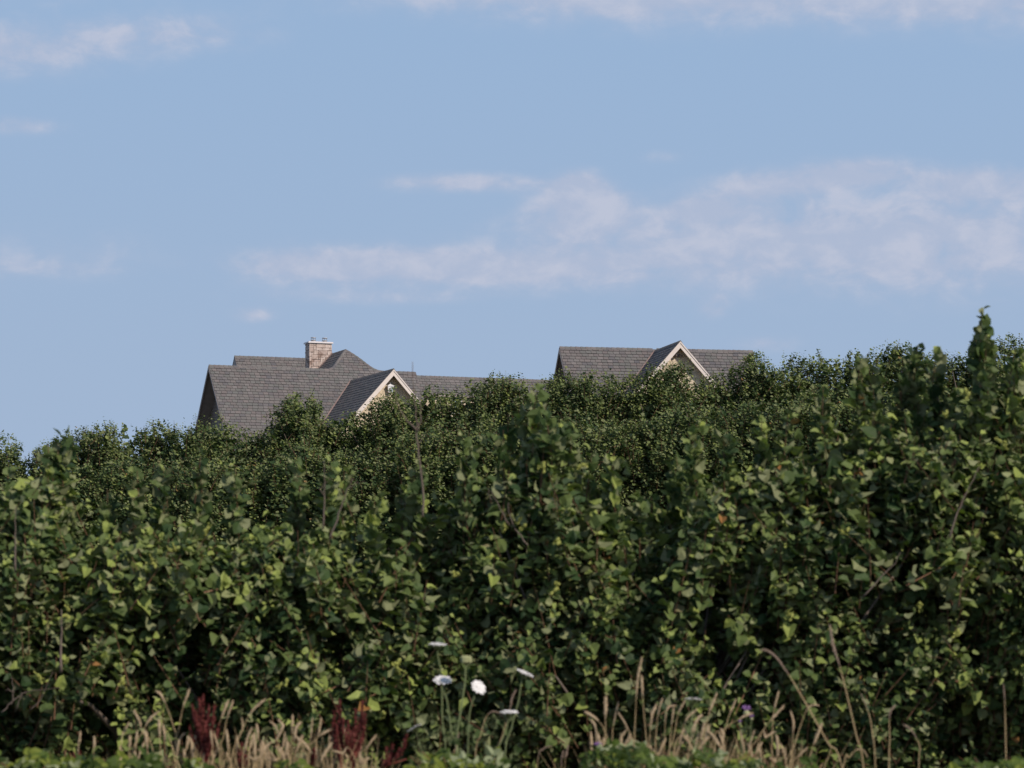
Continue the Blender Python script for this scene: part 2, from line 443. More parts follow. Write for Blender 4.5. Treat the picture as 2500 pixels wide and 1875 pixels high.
def gable_face(house, u0, z0, vf, W, over, wall_mat, trim_mat, zbase, tp=TP, board=.24):
    """a front facing gable: rake boards, recessed shingled wall (in rows) ; peak at (u0, vf, z0)"""
    out = []
    for sgn in (-1, 1):
        for (d0, d1, v0, v1) in ((0.02, board, vf - .03, vf + .02), (0.0, .065, vf - .06, vf - .03)):
            mb = MB()
            dn = lambda d, k: (z0 - d / math.cos(math.atan(tp)) - k * tp)
            pts = [(u0, dn(d0, 0)), (u0 + sgn * W, dn(d0, W)), (u0 + sgn * W, dn(d1, W)), (u0, dn(d1, 0))]
            mb.prism([(p[0], v0, p[1]) for p in pts], [(p[0], v1, p[1]) for p in pts])
            mb.build('rake_board' if d0 > 0 else 'rake_moulding', trim_mat, house)
    # soffit boards under the overhang
    mb = MB()
    for sgn in (-1, 1):
        z_ = z0 - .09
        mb.add([(u0, vf + .02, z_), (u0 + sgn * W, vf + .02, z_ - W * tp), (u0 + sgn * W, vf + over, z_ - W * tp), (u0, vf + over, z_)], [(0, 1, 2, 3)])
    mb.build('soffit', trim_mat if wall_mat is SIDING else DTRIM, house)
    # wall of square cut siding shingles
    vw = vf + over; mb = MB(); zt = z0 - .10; z = zt - W * tp + .0
    mb.add([(u0, vw + .02, zt), (u0 - W, vw + .02, zt - W * tp), (u0 - W, vw + .02, zbase), (u0 + W, vw + .02, zbase), (u0 + W, vw + .02, zt - W * tp)], [(0, 1, 2, 3, 4)])
    back = mb.build('wall', wall_mat, house)
    sh = MB(); row = 0; zz = zt - 3.4
    while zz < zt:
        h = .30; hw0 = min(W, (zt - zz) / tp); hw1 = min(W, max(0, (zt - zz - h) / tp)); x = u0 - hw0 - (row % 2) * .1
        while x < u0 + hw0:
            w = random.uniform(.16, .24)
            a, b = max(x, u0 - hw0), min(x + w - .012, u0 + hw0); c, d = max(x, u0 - hw1), min(x + w - .012, u0 + hw1)
            if d < c: c = d = max(min((a + b) / 2, u0 + hw1), u0 - hw1)
            if b > a:
                th = .018 + random.uniform(-.002, .004)
                sh.add([(a, vw, zz + .01), (b, vw, zz + .01), (d, vw + .012, min(zz + h, zt)), (c, vw + .012, min(zz + h, zt)), (a, vw + .02, zz + .01), (b, vw + .02, zz + .01)], [(0, 1, 2, 3), (0, 4, 5, 1)], .5)
            x += w
        zz += h; row += 1
    sh.build('siding_shingles', wall_mat, back, kind='stuff')
    return back

def flood_light(house, p, lens=True):
    base = MB(); base.box((p[0] - .08, p[1] + .0, p[2] - .07), (p[0] + .08, p[1] + .05, p[2] + .07))
    fx = base.build('flood_light', BRONZE, house)
    for s_ in (-1, 1):
        mb = MB(); a = np.array([p[0] + s_ * .06, p[1] - .02, p[2]]); b = a + np.array([s_ * .12, -.14, -.03])
        mb.tube([a, a + (b - a) * .3, b, b + (b - a) * .05], [.02, .06, .075, .075], 10)
        mb.build('lamp_head', BRONZE, fx)
        if lens:
            mb = MB(); mb.tube([b + (b - a) * .06, b + (b - a) * .10], [.07, .06], 10); mb.build('lens', LENS, house)

def rect_window(house, u0, u1, v, z0, z1):
    fr = MB()
    for (a, b, c, d) in ((u0, u1, z0, z0 + .08), (u0, u1, z1 - .08, z1), (u0, u0 + .08, z0 + .08, z1 - .08), (u1 - .08, u1, z0 + .08, z1 - .08)):
        fr.box((a, v - .05, c), (b, v, d))
    w = fr.build('window', WHITE, house)
    g_ = MB(); g_.box((u0 + .08, v - .02, z0 + .08), (u1 - .08, v - .005, z1 - .08)); g_.build('pane', GLASS, w)
    q = MB(); q.box(((u0 + u1) / 2 - .02, v - .04, z0 + .08), ((u0 + u1) / 2 + .02, v - .022, z1 - .08)); q.build('glazing_bar', WHITE, w)

def side_gable(house, zr, depth, over, wall_mat, u_edge=0.0):
    """left end of a ridge-parallel-to-u roof: rake boards, soffit, recessed wall"""
    for sg in (-1, 1):
        mb = MB()
        D = depth
        pts = [(0, zr - .03), (sg * D, zr - .03 - D * TP), (sg * D, zr - .27 - D * TP), (0, zr - .27)]
        mb.prism([(u_edge - .03, p[0], p[1]) for p in pts], [(u_edge + .02, p[0], p[1]) for p in pts])
        mb.build('rake_board', DTRIM, house)
    mb = MB()
    for sg in (-1, 1):
        mb.add([(u_edge + .02, 0, zr - .1), (u_edge + .02, sg * depth, zr - .1 - depth * TP), (u_edge + over, sg * depth, zr - .1 - depth * TP), (u_edge + over, 0, zr - .1)], [(0, 1, 2, 3)])
    mb.build('soffit', DTRIM, house)
    mb = MB(); u = u_edge + over
    mb.add([(u, 0, zr - .1), (u, -depth + .3, zr - .1 - (depth - .3) * TP), (u, -depth + .3, 0), (u, depth - .3, 0), (u, depth - .3, zr - .1 - (depth - .3) * TP)], [(0, 1, 2, 3, 4)])
    w = mb.build('wall', wall_mat, house)
    z = 4.0; mb = MB()
    while z < zr - .3:
        hw = min(depth - .3, (zr - .1 - z) / TP)
        mb.box((u - .025, -hw, z), (u - .001, hw, z + .012 + .0)); z += .2
    mb.build('siding_laps', wall_mat, w, kind='stuff')

def house_left():
    F = Frame(509.6, 892.5, 162.0, math.radians(21), 7.3); zr = F.zr
    H = thing('slate_roofed_house', 'large house with stone chimney, swooping slate roof and pale front gable, left of the two', 'house', F.loc, F.th)
    T = np.array([0, CP, SP]); U = np.array([1., 0, 0]); nmain = (0, -SP, CP); q0 = (0, 0, zr)
    uR = F.on(1015, 910, (0, 1, 0), q0)[0]                       # right end of the main ridge
    # flared cross roof profile in the main roof plane
    left = [F.on(x, y, nmain, q0) for x, y in ((803, 903), (811, 899.5), (818, 892), (825, 882), (834, 869), (844.5, 854.5))]
    right = [F.on(x, y, nmain, q0) for x, y in ((844.5, 854.5), (860, 864), (878, 876), (893, 888), (904, 896), (916, 903.5), (930, 907.5))]
    for pts in (left, right):
        for p in pts: pass
    left[0][1] = 0; left[0][2] = zr; right[-1][1] = 0; right[-1][2] = zr
    pk = left[-1]; right[0] = pk.copy()
    # front gable: ridge meets the main slope at (857,930)
    g0 = F.on(857, 930, nmain, q0); gu, gv, gz = g0
    vf = F.v_for_px(gu, gz, 961, gv, gv - 20); GW = 3.3
    def under_gable(p): return abs(p[0] - gu) < (gz - p[2]) / TP - .25 and p[2] < gz
    R = Roof(H)
    slope_len = 6.4 / CP
    # valley side: nothing laid under the gable
    R.slope(q0, U, T, lambda t: 0.0, lambda t: uR, -slope_len, -.0, skip=under_gable)
    # the triangle that swoops up above the main ridge, same plane
    lt = [(p[1] / CP, p[0]) for p in left]; rt = [(p[1] / CP, p[0]) for p in right[::-1]]
    Lf = lambda t: float(np.interp(t, [a for a, _ in lt], [b for _, b in lt])); Rf = lambda t: float(np.interp(t, [a for a, _ in rt], [b for _, b in rt]))
    R.slope(q0, U, T, Lf, Rf, 0.0, pk[1] / CP, solo=False)
    # sides of the cross roof, running back
    back = 13.0
    for pts, sg in ((left, -1), (right, 1)):
        for a, b in zip(pts[:-1], pts[1:]):
            lo, hi = (a, b) if sg < 0 else (b, a)
            up = np.array([hi[0] - lo[0], 0, hi[2] - lo[2]]); ln = np.linalg.norm(up); up /= ln
            Sd = np.array([0, -1., 0]) if sg < 0 else np.array([0, 1., 0])
            if sg < 0: R.slope((lo[0], 0, lo[2]), Sd, up, lambda t: -back, lambda t, lo=lo, hi=hi, ln=ln: -(lo[1] + (hi[1] - lo[1]) * t / ln), 0, ln, solo=False)
            else: R.slope((lo[0], 0, lo[2]), Sd, up, lambda t, lo=lo, hi=hi, ln=ln: lo[1] + (hi[1] - lo[1]) * t / ln, lambda t: back, 0, ln, solo=False)
    # hips and ridges
    dn_f = np.array([0, -CP, -SP]); dn_b = np.array([0, CP, -SP])
    R.ridge([(0, 0, zr)] + [tuple(left[0])], dn_f, dn_b)
    R.ridge(left, np.array([.35, -CP * .8, -.6]), np.array([-.7, .2, -.25]), w=.14)
    R.ridge(right[::-1], np.array([-.35, -CP * .8, -.6]), np.array([.7, .2, -.25]), w=.14)
    R.ridge([tuple(right[-1]), (uR, 0, zr)], dn_f, dn_b)
    R.ridge([tuple(pk), (pk[0], back, pk[2])], np.array([-CP, 0, -SP]), np.array([CP, 0, -SP]))
    # rear slope of the main roof
    R.felt.add([(0, 0, zr), (uR, 0, zr), (uR, 6.4, zr - 6.4 * TP), (0, 6.4, zr - 6.4 * TP)], [(0, 1, 2, 3)])
    # rear-left roof with its own higher ridge
    vr = 8.8; zl = F.on(572, 870, (0, 1, 0), (0, vr, 0)); ul = zl[0]; zrr = zl[2]
    ur = pk[0]; run = 6.5
    R.slope((0, vr, zrr), U, T, lambda t: ul, lambda t: ur, -run / CP, 0, solo=False)
    R.ridge([(ul, vr, zrr), (ur, vr, zrr)], dn_f, dn_b)
    R.felt.add([(ul, vr, zrr), (ur, vr, zrr), (ur, vr + 4, zrr - 4 * TP), (ul, vr + 4, zrr - 4 * TP)], [(0, 1, 2, 3)])
    mb = MB(); mb.prism([(ul + .02, vr, zrr - .03), (ul + .02, vr - run, zrr - run * TP), (ul + .02, vr + run, zrr - run * TP)], [(ul + .10, vr, zrr - .03), (ul + .10, vr - run, zrr - run * TP), (ul + .10, vr + run, zrr - run * TP)]); mb.build('gable_end', DTRIM, H)
    # right wing, a little lower
    w0 = F.on(1016, 918.5, nmain, q0); wz = w0[2]; wv = w0[1]; uw = F.on(1362, 930, (0, 1, 0), w0)[0]
    R.slope((0, wv, wz), U, T, lambda t: uR - .05, lambda t: uw, -1.1 / CP, 0, solo=False)
    R.ridge([(uR - .05, wv, wz), (uw, wv, wz)], dn_f, dn_b)
    R.felt.add([(uR, wv, wz), (uw, wv, wz), (uw, wv + 4.6, wz - 4.6 * TP), (uR, wv + 4.6, wz - 4.6 * TP)], [(0, 1, 2, 3)])
    # gable slopes
    for sg in (-1, 1):
        up = np.array([-sg * CP, 0, SP]); Sd = np.array([0, -1., 0]) if sg < 0 else np.array([0, 1., 0])
        if sg < 0: R.slope((gu, 0, gz), Sd, up, lambda t: -(gv + t * CP), lambda t: -vf, -GW / CP, 0, solo=False)
        else: R.slope((gu, 0, gz), Sd, up, lambda t: vf, lambda t: gv + t * CP, -GW / CP, 0, solo=False)
    R.ridge([(gu, vf - .03, gz), (gu, gv + .2, gz)], np.array([-CP, 0, -SP]), np.array([CP, 0, -SP]), w=.16)
    R.build()
    # valley flashing
    for sg in (-1, 1):
        mb = MB(); n_ = np.array([0, -SP, CP]) * .03
        a = np.array([gu, gv, gz]); b = np.array([gu + sg * GW, gv - GW, gz - GW * TP]); w_ = np.array([sg * .10, 0, 0])
        mb.add([a + n_, b + n_, b + n_ + w_, a + n_ + w_], [(0, 1, 2, 3)] if sg < 0 else [(3, 2, 1, 0)]); mb.build('valley_flashing', COPPER, H)
    gable_face(H, gu, gz, vf, GW, .55, SIDING, TRIM, 0)
    pl = F.on(960, 919.5, (0, 1, 0), (0, vf + .52, 0)); flood_light(H, (pl[0], vf + .49, pl[2]))
    # white lantern on the gable wall
    q = F.on(953, 949, (0, 1, 0), (0, vf + .4, 0)); ux, uz = q[0], q[2]; vv = vf + .32
    mb = MB(); mb.prism([(ux - .14, vv, uz - .22), (ux + .14, vv, uz - .22), (ux + .14, vv + .2, uz - .22), (ux - .14, vv + .2, uz - .22)],
                        [(ux - .19, vv - .03, uz + .16), (ux + .19, vv - .03, uz + .16), (ux + .19, vv + .22, uz + .16), (ux - .19, vv + .22, uz + .16)])
    lan = mb.build('wall_lantern', WHITE, H)
    mb = MB(); mb.prism([(ux - .23, vv - .06, uz + .16), (ux + .23, vv - .06, uz + .16), (ux + .23, vv + .22, uz + .16), (ux - .23, vv + .22, uz + .16)],
                        [(ux - .03, vv + .05, uz + .27), (ux + .03, vv + .05, uz + .27), (ux + .03, vv + .1, uz + .27), (ux - .03, vv + .1, uz + .27)]); mb.build('lantern_cap', WHITE, lan)
    mb = MB(); mb.tube([(ux, vv + .07, uz + .27), (ux, vv + .07, uz + .31), (ux, vv + .07, uz + .35), (ux, vv + .07, uz + .38)], [.02, .04, .04, .01], 8); mb.build('finial', WHITE, lan)
    mb = MB(); mb.box((ux + .03, vv - .035, uz - .17), (ux + .10, vv - .012, uz + .10)); mb.build('lantern_pane', GLASS, lan)
    side_gable(H, zr, 6.3, .75, GSIDING)
    # body walls, eaves boards
    def wallbox(a, b, z, m=SIDING):
        mb = MB(); mb.box((a[0], a[1], 0), (b[0], b[1], z)); mb.build('wall', m, H)
    wallbox((.8, -5.6, 0), (uR - .2, 5.6, 0), zr - 6.5)
    wallbox((gu - GW + .5, vf + .72, 0), (gu + GW - .5, -5.62, 0), gz - GW * TP + .1)
    wallbox((uR - .1, wv - .9, 0), (uw - .4, wv + 4.2, 0), wz - 1.15)
    mb = MB(); mb.box((uR + .0, wv - 1.15, wz - 1.1 * TP - .10), (uw, wv - 1.1, wz - 1.1 * TP)); mb.build('gutter', DTRIM, H)
    a = F.on(1114, 962, (0, 1, 0), (0, wv - .9, 0))
    rect_window(H, a[0] - .35, a[0] + .35, wv - .905, a[2] - 1.3, wz - 1.2)
    # chimney
    vc = F.v_for_px(pk[0], pk[2], 811, pk[1], pk[1] + 12)
    tl = F.on(755, 838, (0, 1, 0), (0, vc, 0)); tr_ = F.on(810.5, 838, (0, 1, 0), (0, vc, 0))
    u0, u1, zt = tl[0], tr_[0], (tl[2] + tr_[2]) / 2
    dep = .95; zb = zr - 1.2
    core = MB(); core.box((u0 + .05, vc + .05, zb), (u1 - .05, vc + dep - .05, zt)); ch = core.build('chimney', MORTAR, H)
    def stones(fixed, a0, a1, axis, out):
        """irregular squared stones on one face"""
        z = zb; 
        grid = {}
        nx = max(2, int(round((a1 - a0) / .145))); nz = int(round((zt - zb) / .145)); dx = (a1 - a0) / nx; dz = (zt - zb) / nz
        used = np.zeros((nx, nz), bool)
        for j in range(nz):
            for i in range(nx):
                if used[i, j]: continue
                for (w, h) in random.sample([(2, 1), (3, 2), (2, 2), (1, 1), (3, 1), (2, 1), (1, 2), (4, 2), (3, 2), (2, 1)], 10) + [(1, 1)]:
                    if i + w <= nx and j + h <= nz and not used[i:i + w, j:j + h].any(): break
                used[i:i + w, j:j + h] = True
                g_ = .006; x0, x1, z0, z1 = a0 + i * dx + g_, a0 + (i + w) * dx - g_, zb + j * dz + g_, zb + (j + h) * dz - g_
                d = random.uniform(.02, .04)
                mb = MB(); c = ((x0 + x1) / 2, (z0 + z1) / 2); r = .018
                j4 = [random.uniform(-.014, .014) for _ in range(8)]
                base = [(x0 + j4[0], z0 + j4[1]), (x1 + j4[2], z0 + j4[3]), (x1 + j4[4], z1 + j4[5]), (x0 + j4[6], z1 + j4[7])]
                ins = [(c[0] + (p[0] - c[0]) * .9, c[1] + (p[1] - c[1]) * .88) for p in base]
                def mk(p, k):
                    o_ = fixed + out * k
                    return (p[0], o_, p[1]) if axis == 'u' else (o_, p[0], p[1])
                lo = [mk(p, -.05) for p in base]; mi = [mk(p, d - .02) for p in base]; hi = [mk(p, d) for p in ins]
                mc = np.mean(mi, axis=0)
                vs = [tuple(np.array(p) - mc) for p in lo + mi + hi]
                fs = [(8, 9, 10, 11)] + [(k, (k + 1) % 4, 4 + (k + 1) % 4, 4 + k) for k in range(4)] + [(4 + k, 4 + (k + 1) % 4, 8 + (k + 1) % 4, 8 + k) for k in range(4)]
                if (axis == 'v') != (out > 0): fs = [f[::-1] for f in fs] if False else fs
                mb.add(vs, fs, random.random())
                mb.build('stone', STONE, ch, loc=tuple(mc))
    stones(vc + .04, u0, u1, 'u', -1)
    stones(u0 + .04, vc, vc + dep, 'v', -1)
    stones(u1 - .04, vc, vc + dep, 'v', 1)
    mb = MB(); mb.box((u0 - .07, vc - .07, zt), (u1 + .07, vc + dep + .07, zt + .075)); mb.box((u0 - .045, vc - .045, zt + .075), (u1 + .045, vc + dep + .045, zt + .10)); mb.build('chimney_cap', TRIM if False else METAL_W, ch)
    for pxc in (764.8, 792.6):
        c = F.on(pxc, 830, (0, 1, 0), (0, vc + .45, 0)); cu, z0 = c[0], zt + .10; cv = vc + .45
        mb = MB()
        mb.tube([(cu, cv, z0), (cu, cv, z0 + .10)], .135, 12); mb.tube([(cu, cv, z0 + .10), (cu, cv, z0 + .135)], .175, 12)
        pot = mb.build('flue_cap', METAL, ch)
        mb = MB(); mb.tube([(cu, cv, z0 + .27), (cu, cv, z0 + .295), (cu, cv, z0 + .31)], [.18, .17, .06], 12); mb.tube([(cu, cv, z0 + .255), (cu, cv, z0 + .268)], .165, 12)
        mb.build('flue_lid', METAL, ch)
        for k in range(6):
            w_ = k * math.pi / 3 + .3; x_, y_ = cu + .15 * math.cos(w_), cv + .15 * math.sin(w_)
            mb = MB(); mb.tube([(x_, y_, z0 + .13), (x_, y_, z0 + .26)], .010, 4); mb.build('flue_post', METAL, ch)
    # step flashing where the cross roof climbs the chimney
    mb = MB(); lf = left[1:]
    for a_, b_ in zip(lf[:-1], lf[1:]):
        mb.add([(a_[0], vc - .05, a_[2] + .02), (b_[0], vc - .05, b_[2] + .02), (b_[0], vc - .05, b_[2] + .13), (a_[0], vc - .05, a_[2] + .13)], [(0, 1, 2, 3)])
    mb.build('step_flashing', COPPER, H)
    return H

METAL_W, t_ = new_mat('pale_metal_cap'); finish(t_, (.70, .66, .66, 1), .45, .4, metal=.2)

def house_right():
    F = Frame(1366.0, 848.0, 152.0, math.radians(11.5), 7.6); zr = F.zr
    H = thing('slate_roofed_house', 'smaller house, long slate ridge and one pale gable with twin floodlight, on the right', 'house', F.loc, F.th)
    T = np.array([0, CP, SP]); U = np.array([1., 0, 0]); q0 = (0, 0, zr)
    uR = F.on(1838, 858, (0, 1, 0), q0)[0]
    c0 = F.on(1598, 850, (0, 1, 0), q0); gu = c0[0]
    gz = zr + .06
    for _ in range(20):
        vf = F.v_for_px(gu, gz, 1661, 0, -14)
        gz += (F.px((gu, vf, gz))[1] - 833.5) * (152 / FPX) * .8
    GW = 3.0
    gv = (gz - zr) / TP
    def under(p): return abs(p[0] - gu) < (gz - p[2]) / TP - .25
    R = Roof(H)
    R.slope(q0, U, T, lambda t: 0.0, lambda t: uR, -6.0 / CP, 0, skip=under)
    dn_f = np.array([0, -CP, -SP]); dn_b = np.array([0, CP, -SP])
    R.ridge([(0, 0, zr), (gu - .12, 0, zr)], dn_f, dn_b); R.ridge([(gu + .12, 0, zr), (uR, 0, zr)], dn_f, dn_b)
    R.felt.add([(0, 0, zr), (uR, 0, zr), (uR, 6.0, zr - 6.0 * TP), (0, 6.0, zr - 6.0 * TP)], [(0, 1, 2, 3)])
    for sg in (-1, 1):
        up = np.array([-sg * CP, 0, SP]); Sd = np.array([0, -1., 0]) if sg < 0 else np.array([0, 1., 0])
        if sg < 0: R.slope((gu, 0, gz), Sd, up, lambda t: -(gv + t * CP), lambda t: -vf, -GW / CP, 0, solo=False)
        else: R.slope((gu, 0, gz), Sd, up, lambda t: vf, lambda t: gv + t * CP, -GW / CP, 0, solo=False)
    R.ridge([(gu, vf - .03, gz), (gu, gv + .1, gz)], np.array([-CP, 0, -SP]), np.array([CP, 0, -SP]), w=.16)
    R.build()
    for sg in (-1, 1):
        mb = MB(); n_ = np.array([0, -SP, CP]) * .03
        a = np.array([gu, gv, gz]); b = np.array([gu + sg * GW, gv - GW, gz - GW * TP]); w_ = np.array([sg * .09, 0, 0])
        mb.add([a + n_, b + n_, b + n_ + w_, a + n_ + w_], [(0, 1, 2, 3)] if sg < 0 else [(3, 2, 1, 0)]); mb.build('valley_flashing', COPPER, H)
    gable_face(H, gu, gz, vf, GW, .42, SIDING, TRIM, 0)
    p = F.on(1655, 867.5, (0, 1, 0), (0, vf + .3, 0)); flood_light(H, (p[0], vf + .36, p[2]), lens=False)
    side_gable(H, zr, 5.9, .6, GSIDING)
    def wallbox(a, b, z):
        mb = MB(); mb.box((a[0], a[1], 0), (b[0], b[1], z)); mb.build('wall', SIDING, H)
    wallbox((.65, -5.2, 0), (uR - .3, 5.2, 0), zr - 6.1)
    wallbox((gu - GW + .5, vf + .72, 0), (gu + GW - .5, -5.22, 0), gz - GW * TP + .1)
    mb = MB(); mb.add([(uR, 0, zr - .02), (uR, -6, zr - 6 * TP), (uR, 6, zr - 6 * TP)], [(0, 1, 2)]); mb.build('gable_end', SIDING, H)
house_left(); house_right()

# ------------------------------------------------------------------ leaves and shoots
def tmpl_near():
    v = [(0, 0, 0), (0, .5, -.05), (0, 1.02, -.22)]                  # midrib base, middle, tip
    side = [(.27, .03), (.48, .27), (.46, .62), (.22, .88)]
    for s_ in (-1, 1):
        for (x, y) in side: v.append((s_ * x, y, .20 * x / .5 - .26 * y * y + .02))
    v = np.array(v, float); v[:, 2] += 0
    tr = []
    for k, o in ((0, 3), (1, 7)):
        s = [o + i for i in range(4)]
        t_ = [(0, s[0], s[1]), (0, s[1], 1), (1, s[1], s[2]), (1, s[2], 2), (s[2], s[3], 2)]
        if k == 0: t_ = [x[::-1] for x in t_]
        tr += t_
    return v, np.array(tr)
def tmpl_far():
    v = np.array([(0, 0, 0), (.47, .38, .06), (.28, .88, -.08), (-.28, .88, -.08), (-.47, .38, .06)], float)
    return v, np.array([(0, 1, 2), (0, 2, 3), (0, 3, 4)])
TN, TF = tmpl_near(), tmpl_far()

def leaves_on(rng, base, d, ln, n, size, droop=.22, sunb=1.0, tbase=.36, up=0.):
    """leaves on shoots: base (N,3), d unit (N,3), ln (N,), n leaves each -> origin, X, Y, Z, size, tint"""
    N = len(base)
    tt = (np.arange(n)[None] + .5 + rng.uniform(-.3, .3, (N, n))) / n
    a = nrm(np.cross(d, rng.normal(size=(N, 3)))); b = np.cross(d, a)
    ph = (np.arange(n)[None] * math.pi + rng.normal(0, .5, (N, n)) + np.arange(n)[None] * .25 * rng.choice([-1, 1], (N, 1)))
    O = np.cos(ph)[..., None] * a[:, None] + np.sin(ph)[..., None] * b[:, None]
    bend = rng.normal(0, .12, (N, 1, 3)) * (tt[..., None] ** 2) * ln[:, None, None]
    p = base[:, None] + d[:, None] * (ln[:, None] * tt)[..., None] + bend + O * .012
    Y = nrm(O * 1.0 + d[:, None] * (up + rng.uniform(.0, .6, (N, n, 1))) + np.array([0, 0, -1.]) * rng.uniform(0, 2 * droop, (N, n, 1)) + rng.normal(0, .22, (N, n, 3)))
    Z = np.array([0, 0, .55]) + d[:, None] * .25 + O * .35 + SUNV * sunb * rng.uniform(.1, 1.6, (N, n, 1)) + rng.normal(0, .38, (N, n, 3))
    Z = nrm(Z - (Z * Y).sum(-1, keepdims=True) * Y); X = np.cross(Y, Z)
    flip = rng.random((N, n)) < .22
    Z = np.where(flip[..., None], -Z, Z); X = np.where(flip[..., None], -X, X)
    s = size * rng.uniform(.62, 1.12, (N, n)) * (1 - .5 * tt ** 5) * rng.uniform(.85, 1.1, (N, 1))
    ti = tbase + rng.normal(0, .15, (N, n)) + rng.normal(0, .10, (N, 1)) + .38 * np.clip((tt - .86) / .14, 0, 1)
    w0 = base[:, None]; clump = np.sin(w0[..., 0] * 3.1 + 1.7 * np.sin(w0[..., 2] * 2.3)) * np.sin(w0[..., 2] * 3.7 + 1.3 * np.sin(w0[..., 0] * 1.9 + w0[..., 1]))
    ti = ti + .13 * clump; ti = np.clip(ti, 0.02, .90); ti = np.where(rng.random((N, n)) < .004, 1.0, ti)
    f = lambda q: q.reshape(-1, q.shape[-1]) if q.ndim == 3 else q.reshape(-1)
    return f(p), f(X), f(Y), f(Z), f(s), f(ti)

def leaf_mesh(name, L, T, mat, origin):
    p, X, Y, Z, s, ti = L; tv, tf_ = T; N = len(p); k = len(tv)
    wv = (.85 + .25 * ((np.arange(N) * .618) % 1))[:, None, None]
    cz = (.3 + 1.8 * ((np.arange(N) * .377) % 1))[:, None, None]
    v = (p - origin)[:, None] + s[:, None, None] * (tv[None, :, 0:1] * X[:, None] * wv + tv[None, :, 1:2] * Y[:, None] + tv[None, :, 2:3] * Z[:, None] * cz)
    v = v + np.random.default_rng(N).normal(0, .055, v.shape) * s[:, None, None]
    f = (tf_[None] + (np.arange(N) * k)[:, None, None]).reshape(-1)
    return mesh_np(name, v.reshape(-1, 3), f, np.full(N * len(tf_), 3), mat, np.repeat(ti, k), smooth=False)

def twig_mesh(name, base, tip, r0, r1, mat, origin):
    N = len(base); d = nrm(tip - base); a = nrm(np.cross(d, np.array([.3, .9, .1]))); b = np.cross(d, a)
    vs = []
    for c, r in ((base, r0), (tip, r1)):
        for j in range(3):
            w = j * 2 * math.pi / 3; vs.append(c - origin + r * (math.cos(w) * a + math.sin(w) * b))
    v = np.stack(vs, 1).reshape(-1, 3)
    q = np.array([(0, 1, 4, 3), (1, 2, 5, 4), (2, 0, 3, 5)])
    f = (q[None] + (np.arange(N) * 6)[:, None, None]).reshape(-1)
    return mesh_np(name, v, f, np.full(N * 3, 4), mat)

LEAF_PROTO = []
for k in range(8):
    tv, tf_ = TN; v = tv.copy(); v[:, 0] *= random.uniform(.88, 1.1); v[:, 2] *= random.uniform(.3, 2.0); v += np.random.default_rng(k).normal(0, .05, v.shape)
    LEAF_PROTO.append(mesh_np('leaf', v, tf_.reshape(-1), np.full(len(tf_), 3), LEAF, np.full(len(v), [.12, .2, .27, .34, .41, .48, .56, .86][k])))
PROTO_T = np.array([.12, .2, .27, .34, .41, .48, .56, .86])

def pick_front(L, cap, cell=20.0):
    """indices of the leaves that show largest from the road side: nearest per small patch, broadest first"""
    p, X, Y, Z, s, ti = L
    c = p + Y * (s * .5)[:, None]
    px = (1250 + c[:, 0] / c[:, 1] * FPX) / cell; py = (HOR - (c[:, 2] - EYE) / c[:, 1] * FPX) / cell
    key = px.astype(int) * 10000 + py.astype(int)
    o = np.lexsort((c[:, 1], key)); first = np.ones(len(o), bool); first[1:] = key[o][1:] != key[o][:-1]
    cand = o[first]; cand = cand[(py[cand] * cell < 1850) & (px[cand] * cell > -20) & (px[cand] * cell < 2520)]
    view = nrm(c[cand] - np.array([0, 0, EYE])); area = s[cand] ** 2 * np.abs((Z[cand] * view).sum(-1)) / c[cand][:, 1] ** 2
    return cand[np.argsort(-area)][:cap]

HOLLOWS = []
def in_hollow(tip):
    k = np.zeros(len(tip), bool)
    for (hx, hz, rx, rz) in HOLLOWS: k |= ((tip[:, 0] - hx) / rx) ** 2 + ((tip[:, 2] - hz) / rz) ** 2 < 1
    return k
def crown_points(rng, n, xc, yc, a, b, zbot, ztop, lumps, shell=(.74, 1.0), spread=.085, front=.8):
    """shoot tips in a lumpy crown; ztop(x) world height of the crown top"""
    d = nrm(rng.normal(size=(lumps, 3))); 
    d[:, 1] = np.where(rng.random(lumps) < front, -np.abs(d[:, 1]), d[:, 1])
    d = d[(d[:, 2] > -.1) | (rng.random(len(d)) < .62)]; lumps = len(d)
    r = rng.uniform(shell[0], shell[1], lumps)[:, None] * d
    li = rng.integers(0, lumps, n); lean = rng.normal(0, .34, (lumps, 3))[li]
    e = r[li] + rng.normal(0, spread, (n, 3)) * rng.uniform(.6, 1.7, (lumps, 1))[li]
    e /= np.maximum(1, np.linalg.norm(e, axis=1, keepdims=True) * .97)
    x = xc + a * e[:, 0]; y = yc + b * e[:, 1] * (1 - .38 * np.clip(-e[:, 2] + .15, 0, 1))
    zt = ztop(x); zc = zbot + .42 * (zt - zbot)
    rim = np.sqrt(np.clip(1 - .80 * e[:, 0] ** 2 - .45 * e[:, 1] ** 2, .12, 1))
    ez = np.clip(e[:, 2] / rim, -1, 1.02); ez = np.where(ez > 0, ez ** .85, ez)
    z = np.where(ez > 0, zc + ez * (zt - zc), zc + ez * (zc - zbot))
    return np.stack([x, y, z], 1), e, lean

